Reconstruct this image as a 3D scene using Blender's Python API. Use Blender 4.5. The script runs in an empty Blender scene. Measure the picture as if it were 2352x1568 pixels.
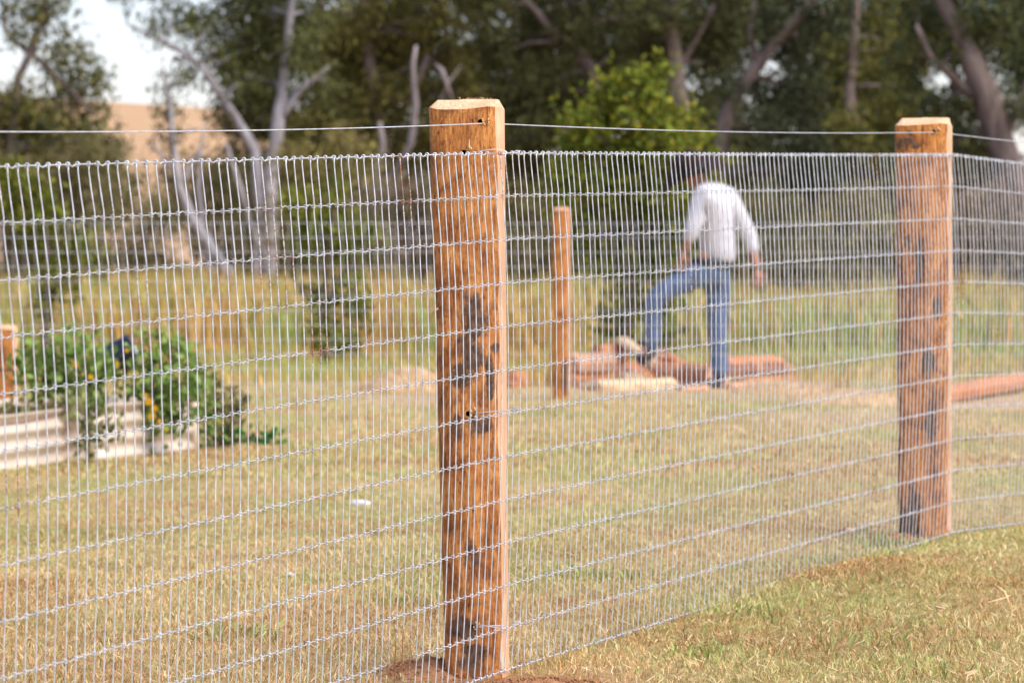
import bpy, bmesh, math, random
import numpy as np
from mathutils import Vector, Matrix

random.seed(7)
rng = np.random.default_rng(11)
scene = bpy.context.scene
COL = scene.collection

# ------------------------------------------------------------------ camera
F = 10758.0                       # focal length in units of a 2352 px wide frame
CAMZ = 0.953
PITCH = math.atan(185.0 / F)
cam_d = bpy.data.cameras.new('camera')
cam = bpy.data.objects.new('camera', cam_d)
COL.objects.link(cam)
cam_d.sensor_width = 36.0
cam_d.lens = 36.0 * F / 2352.0
cam.location = (0, 0, CAMZ)
cam.rotation_euler = (math.pi / 2 - PITCH, 0, 0)
cam_d.clip_start = 0.1
cam_d.clip_end = 5000
cam_d.dof.use_dof = True
cam_d.dof.focus_distance = 10.3
cam_d.dof.aperture_fstop = 9.6
scene.camera = cam

# ------------------------------------------------------------------ light
SUN_EL, SUN_AZ = math.radians(52), math.radians(125)      # azimuth from +Y towards +X
world = bpy.data.worlds.new('World'); scene.world = world; world.use_nodes = True
wn = world.node_tree.nodes; wl = world.node_tree.links
sky = wn.new('ShaderNodeTexSky'); sky.sky_type = 'NISHITA'; sky.sun_disc = False
sky.sun_elevation = SUN_EL; sky.sun_rotation = SUN_AZ
sky.air_density = 1.0; sky.dust_density = 0.6; sky.ozone_density = 3.0
tint = wn.new('ShaderNodeMix'); tint.data_type = 'RGBA'; tint.blend_type = 'MULTIPLY'; tint.inputs[0].default_value = 1.0
tint.inputs[7].default_value = (1.05, 0.945, 1.06, 1)          # thin high cloud: slightly lavender white
wl.new(sky.outputs[0], tint.inputs[6]); wl.new(tint.outputs[2], wn['Background'].inputs[0])
wn['Background'].inputs[1].default_value = 0.094
sun_d = bpy.data.lights.new('sun', 'SUN'); sun_d.energy = 2.7; sun_d.angle = math.radians(60)
sun_d.color = (1.0, 0.95, 0.88)
sun = bpy.data.objects.new('sun', sun_d); COL.objects.link(sun)
sd = Vector((math.sin(SUN_AZ) * math.cos(SUN_EL), math.cos(SUN_AZ) * math.cos(SUN_EL), math.sin(SUN_EL)))
sun.rotation_euler = (-sd).to_track_quat('-Z', 'Y').to_euler()
scene.view_settings.view_transform = 'Standard'
scene.view_settings.look = 'None'
scene.view_settings.exposure = 1.15
scene.view_settings.gamma = 1.0
scene.cycles.use_denoising = True
scene.cycles.max_bounces = 6
scene.cycles.transparent_max_bounces = 4

# ------------------------------------------------------------------ helpers
def P(px, py, Y):
    """world point at depth Y seen at (px,py) of the 2352x1568 frame"""
    a = (px - 1176) / F; b = -(py - 784) / F
    dy = math.cos(PITCH) + b * math.sin(PITCH)
    dz = -math.sin(PITCH) + b * math.cos(PITCH)
    t = Y / dy
    return Vector((a * t, Y, CAMZ + dz * t))

def tag(o, label=None, cat=None, group=None, kind=None):
    if label: o['label'] = label
    if cat: o['category'] = cat
    if group: o['group'] = group
    if kind: o['kind'] = kind
    return o

def empty(name, loc=(0, 0, 0), rz=0.0):
    o = bpy.data.objects.new(name, None); COL.objects.link(o)
    o.location = loc; o.rotation_euler = (0, 0, rz); o.empty_display_size = 0.1
    return o

def link(name, me, mat=None, parent=None):
    o = bpy.data.objects.new(name, me); COL.objects.link(o)
    if mat is not None:
        for m in (mat if isinstance(mat, (list, tuple)) else [mat]): me.materials.append(m)
    if parent is not None: o.parent = parent
    return o

def mesh_np(name, V, F_, cols=None, smooth=False, matidx=None):
    """V (n,3); F_ (m,k) int array of k-gons (or list of such arrays)"""
    me = bpy.data.meshes.new(name)
    V = np.asarray(V, dtype=np.float32)
    fl = [np.asarray(f, dtype=np.int32) for f in (F_ if isinstance(F_, list) else [F_]) if len(f)]
    me.vertices.add(len(V)); me.vertices.foreach_set('co', V.ravel())
    nl = sum(f.size for f in fl); npoly = sum(len(f) for f in fl)
    me.loops.add(nl); me.polygons.add(npoly)
    me.loops.foreach_set('vertex_index', np.concatenate([f.ravel() for f in fl]))
    starts = []; s = 0
    for f in fl:
        starts.append(s + np.arange(len(f)) * f.shape[1]); s += f.size
    me.polygons.foreach_set('loop_start', np.concatenate(starts).astype(np.int32))
    if smooth: me.polygons.foreach_set('use_smooth', np.ones(npoly, dtype=bool))
    if matidx is not None: me.polygons.foreach_set('material_index', np.asarray(matidx, dtype=np.int32))
    me.update(calc_edges=True)
    if cols is not None:
        ca = me.color_attributes.new('Col', 'FLOAT_COLOR', 'POINT')
        c = np.ones((len(V), 4), dtype=np.float32); c[:, :3] = cols
        ca.data.foreach_set('color', c.ravel())
    return me

class MB:
    def __init__(s): s.V = []; s.F = {}; s.n = 0; s.C = []
    def add(s, V, faces, col=None):
        V = np.asarray(V, dtype=float).reshape(-1, 3); s.V.append(V)
        for f in (faces if isinstance(faces, list) else [faces]):
            f = np.asarray(f, dtype=int)
            if len(f): s.F.setdefault(f.shape[1], []).append(f + s.n)
        if col is not None: s.C.append(np.broadcast_to(np.asarray(col, dtype=float), (len(V), 3)))
        s.n += len(V)
    def tube(s, pts, rad, n=6, cap=True, col=None):
        pts = np.asarray([tuple(p) for p in pts], dtype=float); m = len(pts)
        rad = np.broadcast_to(np.asarray(rad, dtype=float), (m,))
        t = np.gradient(pts, axis=0); t /= np.linalg.norm(t, axis=1)[:, None] + 1e-12
        ref = np.array([0.0, 0, 1.0]) if abs(t[:, 2]).mean() < 0.8 else np.array([1.0, 0.1, 0])
        a = np.cross(t, ref); a /= np.linalg.norm(a, axis=1)[:, None] + 1e-12
        b = np.cross(a, t)
        th = np.arange(n) * 2 * math.pi / n
        ring = a[:, None, :] * np.cos(th)[None, :, None] + b[:, None, :] * np.sin(th)[None, :, None]
        V = (pts[:, None, :] + ring * rad[:, None, None]).reshape(-1, 3)
        i, j = np.meshgrid(np.arange(m - 1), np.arange(n), indexing='ij')
        i = i.ravel(); j = j.ravel(); j2 = (j + 1) % n
        Q = np.stack([i * n + j, i * n + j2, (i + 1) * n + j2, (i + 1) * n + j], 1)
        fs = [Q]
        if cap:
            k = np.arange(1, n - 1)
            fs.append(np.concatenate([np.stack([0 * k, k + 1, k], 1),
                                      np.stack([0 * k, k, k + 1], 1) + (m - 1) * n]))
        s.add(V, fs, col)
    def torus(s, c, axis, R, r, nu=8, nv=4, col=None):
        ax = np.asarray(axis, float); ax /= np.linalg.norm(ax)
        ref = np.array([0, 0, 1.0]) if abs(ax[2]) < 0.9 else np.array([1.0, 0, 0])
        a = np.cross(ax, ref); a /= np.linalg.norm(a); b = np.cross(ax, a)
        u = np.arange(nu) * 2 * math.pi / nu; v = np.arange(nv) * 2 * math.pi / nv
        d = np.cos(u)[:, None] * a + np.sin(u)[:, None] * b
        V = (np.asarray(c, float) + d[:, None, :] * (R + r * np.cos(v))[None, :, None]
             + ax * (r * np.sin(v))[None, :, None]).reshape(-1, 3)
        i, j = np.meshgrid(np.arange(nu), np.arange(nv), indexing='ij'); i = i.ravel(); j = j.ravel()
        i2 = (i + 1) % nu; j2 = (j + 1) % nv
        s.add(V, np.stack([i * nv + j, i2 * nv + j, i2 * nv + j2, i * nv + j2], 1), col)
    def build(s, name, mat=None, parent=None, smooth=True):
        V = np.concatenate(s.V); fl = [np.concatenate(f) for f in s.F.values()]
        me = mesh_np(name, V, fl, np.concatenate(s.C) if s.C else None, smooth)
        return link(name, me, mat, parent)

def hash2(ix, iy, seed):
    h = (ix.astype(np.int64) * 374761393 + iy.astype(np.int64) * 668265263 + seed * 1442695041) & 0xffffffff
    h = ((h ^ (h >> 13)) * 1274126177) & 0xffffffff
    return ((h ^ (h >> 16)) & 0xffff) / 65535.0
def vnoise(x, y, seed=0):
    x = np.asarray(x, float); y = np.asarray(y, float)
    ix = np.floor(x); iy = np.floor(y); fx = x - ix; fy = y - iy
    fx = fx * fx * (3 - 2 * fx); fy = fy * fy * (3 - 2 * fy)
    a = hash2(ix, iy, seed); b = hash2(ix + 1, iy, seed); c = hash2(ix, iy + 1, seed); d = hash2(ix + 1, iy + 1, seed)
    return (a * (1 - fx) + b * fx) * (1 - fy) + (c * (1 - fx) + d * fx) * fy
def fnoise(x, y, seed=0, o=3):
    s = 0; a = 0.5; t = 0
    for k in range(o):
        s = s + a * vnoise(np.asarray(x) * 2 ** k, np.asarray(y) * 2 ** k, seed + k * 17); t += a; a *= 0.5
    return s / t
def sstep(a, b, x):
    t = np.clip((np.asarray(x, float) - a) / (b - a), 0, 1); return t * t * (3 - 2 * t)

# ------------------------------------------------------------------ materials
def newmat(name, rough=0.8, spec=0.3):
    m = bpy.data.materials.new(name); m.use_nodes = True
    b = m.node_tree.nodes['Principled BSDF']
    b.inputs['Roughness'].default_value = rough
    b.inputs['Specular IOR Level'].default_value = spec
    return m, m.node_tree.nodes, m.node_tree.links, b
def coords(n, l, kind='Object', scale=(1, 1, 1)):
    tc = n.new('ShaderNodeTexCoord'); mp = n.new('ShaderNodeMapping')
    mp.inputs['Scale'].default_value = scale
    l.new(tc.outputs[kind], mp.inputs[0]); return mp.outputs[0]
def noise(n, l, vec, sc, det=4, rough=0.55, dist=0.0):
    t = n.new('ShaderNodeTexNoise'); t.inputs['Scale'].default_value = sc
    t.inputs['Detail'].default_value = det; t.inputs['Roughness'].default_value = rough
    t.inputs['Distortion'].default_value = dist
    l.new(vec, t.inputs['Vector']); return t.outputs[0]
def ramp(n, l, fac, stops):
    r = n.new('ShaderNodeValToRGB'); e = r.color_ramp.elements
    while len(e) < len(stops): e.new(0.5)
    for k, (p, c) in enumerate(stops):
        e[k].position = p; e[k].color = (*c, 1) if len(c) == 3 else c
    l.new(fac, r.inputs[0]); return r.outputs[0]
def mix(n, l, fac, a, b, mode='MIX'):
    m = n.new('ShaderNodeMix'); m.data_type = 'RGBA'; m.blend_type = mode
    for s, v in ((0, fac), (6, a), (7, b)):
        if isinstance(v, (int, float)): m.inputs[s].default_value = v
        elif isinstance(v, tuple): m.inputs[s].default_value = (*v, 1)
        else: l.new(v, m.inputs[s])
    return m.outputs[2]
def math_(n, l, op, a, b=None):
    m = n.new('ShaderNodeMath'); m.operation = op
    for s, v in ((0, a), (1, b)):
        if v is None: continue
        if isinstance(v, (int, float)): m.inputs[s].default_value = v
        else: l.new(v, m.inputs[s])
    return m.outputs[0]
def bump(n, l, h, bsdf, strength=0.4, dist=0.01):
    b = n.new('ShaderNodeBump'); b.inputs['Strength'].default_value = strength
    b.inputs['Distance'].default_value = dist
    l.new(h, b.inputs['Height']); l.new(b.outputs[0], bsdf.inputs['Normal'])

def mat_vcol(name, rough=0.7, spec=0.25, trans=0.0):
    m, n, l, b = newmat(name, rough, spec)
    a = n.new('ShaderNodeVertexColor'); a.layer_name = 'Col'
    l.new(a.outputs[0], b.inputs['Base Color'])
    if trans:
        t = n.new('ShaderNodeBsdfTranslucent'); l.new(a.outputs[0], t.inputs[0])
        ms = n.new('ShaderNodeMixShader'); ms.inputs[0].default_value = trans
        l.new(b.outputs[0], ms.inputs[1]); l.new(t.outputs[0], ms.inputs[2])
        l.new(ms.outputs[0], n['Material Output'].inputs[0])
    return m
def mat_plain(name, col, rough=0.7, spec=0.3, var=0.25, sc=8.0, bumpd=0.0):
    m, n, l, b = newmat(name, rough, spec)
    v = coords(n, l); f = noise(n, l, v, sc)
    l.new(ramp(n, l, f, [(0.3, tuple(c * (1 - var) for c in col)), (0.7, tuple(min(1, c * (1 + var)) for c in col))]), b.inputs['Base Color'])
    if bumpd: bump(n, l, f, b, 0.6, bumpd)
    return m
M = {}
M['leaf'] = mat_vcol('leaf', 0.8, 0.08, 0.2)
M['grass'] = mat_vcol('grass', 0.75, 0.15, 0.2)

# galvanised wire, rusting in places
def wire_mat(name, rust):
    m, n, l, b = newmat(name, 0.42, 0.5)
    b.inputs['Metallic'].default_value = 0.4
    tc = n.new('ShaderNodeNewGeometry'); pos = tc.outputs['Position']
    f1 = noise(n, l, pos, 40, 3)
    base = ramp(n, l, f1, [(0.3, (0.46, 0.46, 0.46)), (0.7, (0.80, 0.80, 0.80))])
    if rust:
        big = noise(n, l, pos, 3.1, 2, 0.5); fine = noise(n, l, pos, 130, 3, 0.7)
        mk = math_(n, l, 'ADD', math_(n, l, 'MULTIPLY', big, 1.9), math_(n, l, 'MULTIPLY', fine, 0.75))
        mk = ramp(n, l, mk, [(0.0, (0, 0, 0)), (1.0, (1, 1, 1))])
        sel = n.new('ShaderNodeMapRange'); sel.inputs[1].default_value = 1.66; sel.inputs[2].default_value = 1.80
        mk2 = math_(n, l, 'ADD', math_(n, l, 'MULTIPLY', big, 1.9), math_(n, l, 'MULTIPLY', fine, 0.75))
        l.new(mk2, sel.inputs[0])
        base = mix(n, l, sel.outputs[0], base, (0.36, 0.15, 0.06))
    l.new(base, b.inputs['Base Color'])
    return m
M['wire'] = wire_mat('galvanised_wire', True)
M['wire_plain'] = wire_mat('plain_galvanised_wire', False)
M['tie'] = mat_plain('tie_wire_metal', (0.42, 0.42, 0.44), 0.35, 0.5)

def bark_mat(name, seed, patches, dark=0.5, grey=0.0):
    """stripped eucalypt log: orange-brown, streaked, with charcoal stains of their own shapes"""
    m, n, l, b = newmat(name, 0.62, 0.3)
    v = coords(n, l, 'Object', (1, 1, 1))
    off = n.new('ShaderNodeVectorMath'); off.operation = 'ADD'; off.inputs[1].default_value = (seed * 3.1, seed * 1.7, seed * 2.3)
    l.new(v, off.inputs[0]); vo = off.outputs[0]
    st = n.new('ShaderNodeMapping'); st.inputs['Scale'].default_value = (1, 1, 0.09); l.new(vo, st.inputs[0])
    streak = noise(n, l, st.outputs[0], 130, 5, 0.62, 0.3)
    blot = noise(n, l, vo, 11, 5, 0.6, 0.4)
    st2 = n.new('ShaderNodeMapping'); st2.inputs['Scale'].default_value = (1, 1, 0.35); l.new(vo, st2.inputs[0])
    spot = noise(n, l, st2.outputs[0], 75, 3, 0.6)
    base = ramp(n, l, streak, [(0.28, (0.28, 0.098, 0.024)), (0.47, (0.56, 0.215, 0.048)), (0.72, (0.72, 0.345, 0.10))])
    br = ramp(n, l, blot, [(0.36, (0.36, 0.29, 0.27)), (0.47, (.80, .74, .70)), (0.58, (1, 1, 1))])
    base = mix(n, l, 0.9, base, br, 'MULTIPLY')
    sp = ramp(n, l, spot, [(0.27, (0.22, 0.14, 0.10)), (0.36, (1, 1, 1))])
    base = mix(n, l, 0.85, base, sp, 'MULTIPLY')
    pale = ramp(n, l, noise(n, l, st2.outputs[0], 34, 4, 0.7), [(0.66, (0, 0, 0)), (0.74, (1, 1, 1))])
    base = mix(n, l, math_(n, l, 'MULTIPLY', pale, 0.55), base, (0.62, 0.36, 0.15))
    # charcoal stains
    tot = None
    sx = n.new('ShaderNodeSeparateXYZ'); l.new(v, sx.inputs[0])
    edge = noise(n, l, vo, 22, 5, 0.65, 0.5)
    for (cx, cz, rx, rz) in patches:
        dx = math_(n, l, 'DIVIDE', math_(n, l, 'SUBTRACT', sx.outputs[0], cx), rx)
        dz = math_(n, l, 'DIVIDE', math_(n, l, 'SUBTRACT', sx.outputs[2], cz), rz)
        r2 = math_(n, l, 'ADD', math_(n, l, 'MULTIPLY', dx, dx), math_(n, l, 'MULTIPLY', dz, dz))
        g = math_(n, l, 'SUBTRACT', 1.0, r2)
        tot = g if tot is None else math_(n, l, 'MAXIMUM', tot, g)
    if tot is not None:
        tot = math_(n, l, 'MAXIMUM', tot, -0.9)
        q = math_(n, l, 'ADD', math_(n, l, 'MULTIPLY', tot, 0.42), math_(n, l, 'MULTIPLY', edge, 1.5))
        mk = n.new('ShaderNodeMapRange'); mk.inputs[1].default_value = 0.84; mk.inputs[2].default_value = 1.06; l.new(q, mk.inputs[0])
        dcol = ramp(n, l, noise(n, l, vo, 60, 4), [(0.35, (0.040, 0.026, 0.022)), (0.7, (0.17, 0.10, 0.065))])
        base = mix(n, l, math_(n, l, 'MULTIPLY', mk.outputs[0], 0.93), base, dcol)
    st3 = n.new('ShaderNodeMapping'); st3.inputs['Scale'].default_value = (1, 1, 0.035); l.new(vo, st3.inputs[0])
    crk = ramp(n, l, noise(n, l, st3.outputs[0], 95, 3, 0.5, 0.6), [(0.315, (0.25, 0.17, 0.13)), (0.345, (1, 1, 1))])
    base = mix(n, l, 0.8, base, crk, 'MULTIPLY')
    mott = ramp(n, l, noise(n, l, st2.outputs[0], 150, 4, 0.75), [(0.34, (0.42, 0.36, 0.33)), (0.52, (1.0, 1.0, 1.0)), (0.75, (1.12, 1.1, 1.05))])
    base = mix(n, l, 0.95, base, mott, 'MULTIPLY')
    if grey:
        base = mix(n, l, math_(n, l, 'MULTIPLY', ramp(n, l, blot, [(0.45, (0, 0, 0)), (0.6, (1, 1, 1))]), grey), base, (0.30, 0.22, 0.20))
    l.new(base, b.inputs['Base Color'])
    h = math_(n, l, 'ADD', streak, math_(n, l, 'MULTIPLY', blot, 1.2))
    bump(n, l, h, b, 0.7, 0.006)
    return m
def sawn_mat(name, a, c):
    m, n, l, b = newmat(name, 0.7, 0.2)
    v = coords(n, l, 'Object', (1, 1, 0.06)); f = noise(n, l, v, 140, 5, 0.6)
    v2 = coords(n, l, 'Object', (1, 1, 1)); g = noise(n, l, v2, 9, 3)
    base = ramp(n, l, f, [(0.3, a), (0.7, c)])
    base = mix(n, l, math_(n, l, 'MULTIPLY', ramp(n, l, g, [(0.45, (0, 0, 0)), (0.65, (1, 1, 1))]), 0.5), base, (0.56, 0.27, 0.125))
    l.new(base, b.inputs['Base Color']); bump(n, l, f, b, 0.5, 0.003)
    return m
M['sawn'] = sawn_mat('sawn_pale_wood', (0.54, 0.29, 0.16), (0.80, 0.53, 0.32))
M['hole'] = mat_plain('drilled_dark_wood', (0.022, 0.010, 0.006), 0.9, 0.1)
M['splinter'] = mat_plain('pale_splintered_wood', (0.75, 0.5, 0.25), 0.8, 0.2)
M['redwood'] = sawn_mat('red_split_wood', (0.36, 0.12, 0.045), (0.56, 0.24, 0.10))
M['pinkwood'] = sawn_mat('pink_split_wood', (0.52, 0.25, 0.13), (0.72, 0.42, 0.25))
M['creamwood'] = sawn_mat('cream_split_wood', (0.55, 0.38, 0.20), (0.70, 0.52, 0.31))
M['darkwood'] = sawn_mat('dark_red_wood', (0.10, 0.04, 0.022), (0.26, 0.105, 0.05))
M['orangewood'] = bark_mat('orange_round_wood', 5, [(0.0, 0.45, 0.03, 0.2)])
def soil_mat():
    m, n, l, b = newmat('soil', 0.95, 0.1)
    v = coords(n, l); f = noise(n, l, v, 45, 6, 0.7); g = noise(n, l, v, 7, 3)
    base = ramp(n, l, f, [(0.3, (0.22, 0.09, 0.038)), (0.7, (0.50, 0.24, 0.11))])
    base = mix(n, l, math_(n, l, 'MULTIPLY', g, 0.5), base, (0.42, 0.24, 0.12))
    l.new(base, b.inputs['Base Color']); bump(n, l, f, b, 1.0, 0.012); return m
M['soil'] = soil_mat()
def trunk_mat(name, a, c, sc=6):
    m, n, l, b = newmat(name, 0.85, 0.2)
    v = coords(n, l, 'Object', (1, 1, 0.25)); f = noise(n, l, v, sc, 5, 0.65, 0.4)
    l.new(ramp(n, l, f, [(0.35, a), (0.65, c)]), b.inputs['Base Color']); bump(n, l, f, b, 0.6, 0.03); return m
M['gum'] = trunk_mat('pale_gum_bark', (0.22, 0.19, 0.18), (0.46, 0.42, 0.42))
M['bark'] = trunk_mat('brown_bark', (0.095, 0.068, 0.056), (0.215, 0.16, 0.135))
M['deadwood'] = trunk_mat('dead_grey_wood', (0.30, 0.24, 0.23), (0.50, 0.42, 0.40))
M['stem'] = trunk_mat('shrub_stem', (0.07, 0.05, 0.03), (0.16, 0.11, 0.07), 20)
def corr_mat():
    m, n, l, b = newmat('cream_corrugated_steel', 0.45, 0.4)
    v = coords(n, l); f = noise(n, l, v, 7, 4)
    base = ramp(n, l, f, [(0.3, (0.56, 0.44, 0.33)), (0.65, (0.66, 0.55, 0.43))])
    d = ramp(n, l, noise(n, l, v, 19, 5, 0.7), [(0.6, (0, 0, 0)), (0.75, (1, 1, 1))])
    base = mix(n, l, math_(n, l, 'MULTIPLY', d, 0.35), base, (0.42, 0.28, 0.17))
    l.new(base, b.inputs['Base Color']); return m
M['corr'] = corr_mat()

# ------------------------------------------------------------------ ground
FA = Vector((-0.004, 10.9)); FL = Vector((-0.905 - 0.004, 8.28)); FB = Vector((1.410, 14.93)); FR = Vector((1.722, 15.71))
dL = (FA - FL).normalized(); dR = (FR - FB).normalized()
FPTS = [FA - dL * 4.2, FA, FB, FB + dR * 3.2]
ZP = [(6.0, -0.165), (8.28, -0.085), (10.9, 0.0), (14.93, 0.085), (15.71, 0.072), (18.0, 0.04), (22.0, 0.0), (1e4, 0.0)]
def hf(y): return np.interp(y, [p[0] for p in ZP], [p[1] for p in ZP])
def fence_x(y):
    ys = [-50] + [p.y for p in FPTS] + [90]
    xs = [FPTS[0].x - dL.x / dL.y * (FPTS[0].y + 50)] + [p.x for p in FPTS] + [FPTS[-1].x + dR.x / dR.y * (90 - FPTS[-1].y)]
    return np.interp(y, ys, xs)
def ground_z(x, y):
    x = np.asarray(x, float); y = np.asarray(y, float)
    d = fence_x(y) - x                      # >0 : inside (left of) the fence
    fall = 1 - sstep(0.4, 4.5, d)
    z = hf(y) * fall
    bumpz = 0.055 * np.exp(-((y - 13.2) / 0.9) ** 2) * np.exp(-((d + 0.22) / 0.25) ** 2)
    rough = (fnoise(x * 0.9, y * 0.9, 3) - 0.5) * 0.05 * sstep(0.3, 1.5, abs(d)) + (fnoise(x * 6, y * 6, 9) - 0.5) * 0.012
    z = z - .014 * (1 - sstep(.25, 1.0, abs(d)))
    far = 1 - sstep(20, 40, y) * 0.3
    und = sstep(90, 160, y) * 0.0
    return z + bumpz + rough * far + und
xs = np.concatenate([-np.geomspace(900, 7, 34), np.arange(-6.9, 6.95, 0.13), np.geomspace(7, 900, 34)])
ys = np.concatenate([np.linspace(-60, 5.5, 20), np.arange(6, 40, 0.13), np.geomspace(40, 1500, 60)])
gx, gy = np.meshgrid(xs, ys, indexing='ij')
gz = ground_z(gx, gy)
ni, nj = gx.shape
ii, jj = np.meshgrid(np.arange(ni - 1), np.arange(nj - 1), indexing='ij'); ii = ii.ravel(); jj = jj.ravel()
GQ = np.stack([ii * nj + jj, (ii + 1) * nj + jj, (ii + 1) * nj + jj + 1, ii * nj + jj + 1], 1)

# bare-earth patches: (x, y, rx, ry, strength)
def at(px, py, Y=None):
    if Y is None: Y = CAMZ * F / (py - 599.0)
    p = P(px, py, Y); return p
DIRT = []
for (px, py, rx, ry, s, Y) in [(1120, 1560, .45, .35, 1.0, 10.75), (960, 1530, .22, .25, .9, 10.9), (2010, 1250, .20, .45, .6, 14.75), (2130, 1240, .2, .25, .6, 14.9),
                               (1560, 890, 1.6, 2.6, .75, 34.5), (930, 900, .55, 2.0, .65, 31.5), (2290, 930, 1.4, 2.4, .85, 31.5), (1950, 960, 1.2, 2.0, .6, 28.5),
                               (1480, 1280, .5, .8, .35, 15.5), (1650, 1250, .5, 1.0, .4, 16.2), (120, 1078, .3, .5, .6, 21.3), (330, 1050, .3, .6, .5, 22.3)]:
    p = P(px, py, Y); DIRT.append((p.x, p.y, rx, ry, s))
def dirt_amt(x, y):
    a = np.zeros(np.shape(x))
    for (cx, cy, rx, ry, s) in DIRT:
        a = np.maximum(a, s * np.clip(1.25 - np.sqrt(((x - cx) / rx) ** 2 + ((y - cy) / ry) ** 2), 0, 1))
    return np.clip(a * 1.5 - 0.5 * fnoise(np.asarray(x) * 3.2, np.asarray(y) * 3.2, 21), 0, 1)
def green_amt(x, y):
    x = np.asarray(x, float); y = np.asarray(y, float)
    g = fnoise(x * 1.3, y * 0.75, 40) * 0.75 + fnoise(x * 4.5, y * 2.6, 55) * 0.35
    g = sstep(0.38, 0.78, g)
    for (px, py, Y, rx, ry, s) in [(760, 1210, 17.2, .35, .7, .7), (1480, 1010, 25, 1.6, 3.2, .35), (1000, 1060, 22, 1.5, 2.5, .3), (1950, 780, 46, 2.6, 7, 1.0), (2280, 780, 46, 2.0, 7, 1.0), (720, 840, 40, 2.2, 4, .9), (1850, 760, 60, 5, 12, 0.5)]:
        q = P(px, py, Y); g = np.maximum(g, s * np.exp(-((x - q.x) / rx) ** 2 - ((y - q.y) / ry) ** 2))
    return np.clip(g, 0, 1)
STRAW = np.array((0.69, 0.49, 0.25)); GREEN = np.array((0.40, 0.39, 0.13)); SOILC = np.array((0.36, 0.19, 0.095)); SAND = np.array((0.58, 0.41, 0.25))
ga = green_amt(gx, gy)[..., None]; da = dirt_amt(gx, gy)[..., None]
tone = (0.72 + 0.5 * fnoise(gx * 5, gy * 5, 77))[..., None]
gg = np.clip(ga * .7 + .15, 0, 1); gc = (STRAW * (1 - gg) + GREEN * gg) * tone
farw = sstep(38, 46, gy)[..., None]; gc = gc * (1 - farw) + gc * np.array((.92, .80, .62)) * farw
sandy = sstep(24, 30, gy)[..., None]
gc = gc * (1 - da) + (SOILC * (1 - sandy) + SAND * sandy) * da * (0.8 + 0.4 * tone)
gme = mesh_np('ground', np.stack([gx, gy, gz], -1).reshape(-1, 3), GQ, gc.reshape(-1, 3), True)
def ground_mat():
    m, n, l, b = newmat('ground_soil_and_thatch', 0.95, 0.1)
    a = n.new('ShaderNodeVertexColor'); a.layer_name = 'Col'
    g = n.new('ShaderNodeNewGeometry')
    f = noise(n, l, g.outputs['Position'], 55, 5, 0.75); f2 = noise(n, l, g.outputs['Position'], 9, 4, 0.6)
    k = ramp(n, l, f, [(0.3, (0.42, 0.38, 0.34)), (0.68, (1.15, 1.12, 1.05))])
    c = mix(n, l, 1.0, a.outputs[0], k, 'MULTIPLY')
    c = mix(n, l, 0.6, c, ramp(n, l, f2, [(0.3, (0.65, 0.65, 0.65)), (0.7, (1.2, 1.2, 1.2))]), 'MULTIPLY')
    l.new(c, b.inputs['Base Color']); bump(n, l, f, b, 1.0, 0.015); return m
M['ground'] = ground_mat()
tag(link('ground', gme, M['ground']), kind='structure')

# dry grass hill far behind the trees, higher to the left
hx = np.linspace(-420, 420, 90); hy = np.linspace(150, 1100, 60)
HX, HY = np.meshgrid(hx, hy, indexing='ij')
elev = np.interp(HX, [-420, -60, -38, -20, 0, 20, 60, 420], [19, 18.6, 17.8, 16.5, 10.0, 5.0, 3.2, 2.5])
HZ = -0.6 + (elev + 0.6) * sstep(150, 520, HY) * (1 - 0.35 * sstep(620, 1100, HY)) + (fnoise(HX / 30, HY / 30, 5) - .5) * 1.2 * sstep(170, 300, HY)
ni2, nj2 = HX.shape
ii, jj = np.meshgrid(np.arange(ni2 - 1), np.arange(nj2 - 1), indexing='ij'); ii = ii.ravel(); jj = jj.ravel()
hme = mesh_np('hill', np.stack([HX, HY, HZ], -1).reshape(-1, 3), np.stack([ii * nj2 + jj, (ii + 1) * nj2 + jj, (ii + 1) * nj2 + jj + 1, ii * nj2 + jj + 1], 1), None, True)
m, n, l, b = newmat('dry_hill_grass', 0.95, 0.05)
g = n.new('ShaderNodeNewGeometry'); f = noise(n, l, g.outputs['Position'], 0.18, 5, 0.65)
l.new(ramp(n, l, f, [(0.3, (0.36, 0.22, 0.115)), (0.7, (0.52, 0.335, 0.185))]), b.inputs['Base Color'])
tag(link('hill', hme, m), kind='structure')
def terrain_z(x, y): return float(ground_z(x, y))

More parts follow.
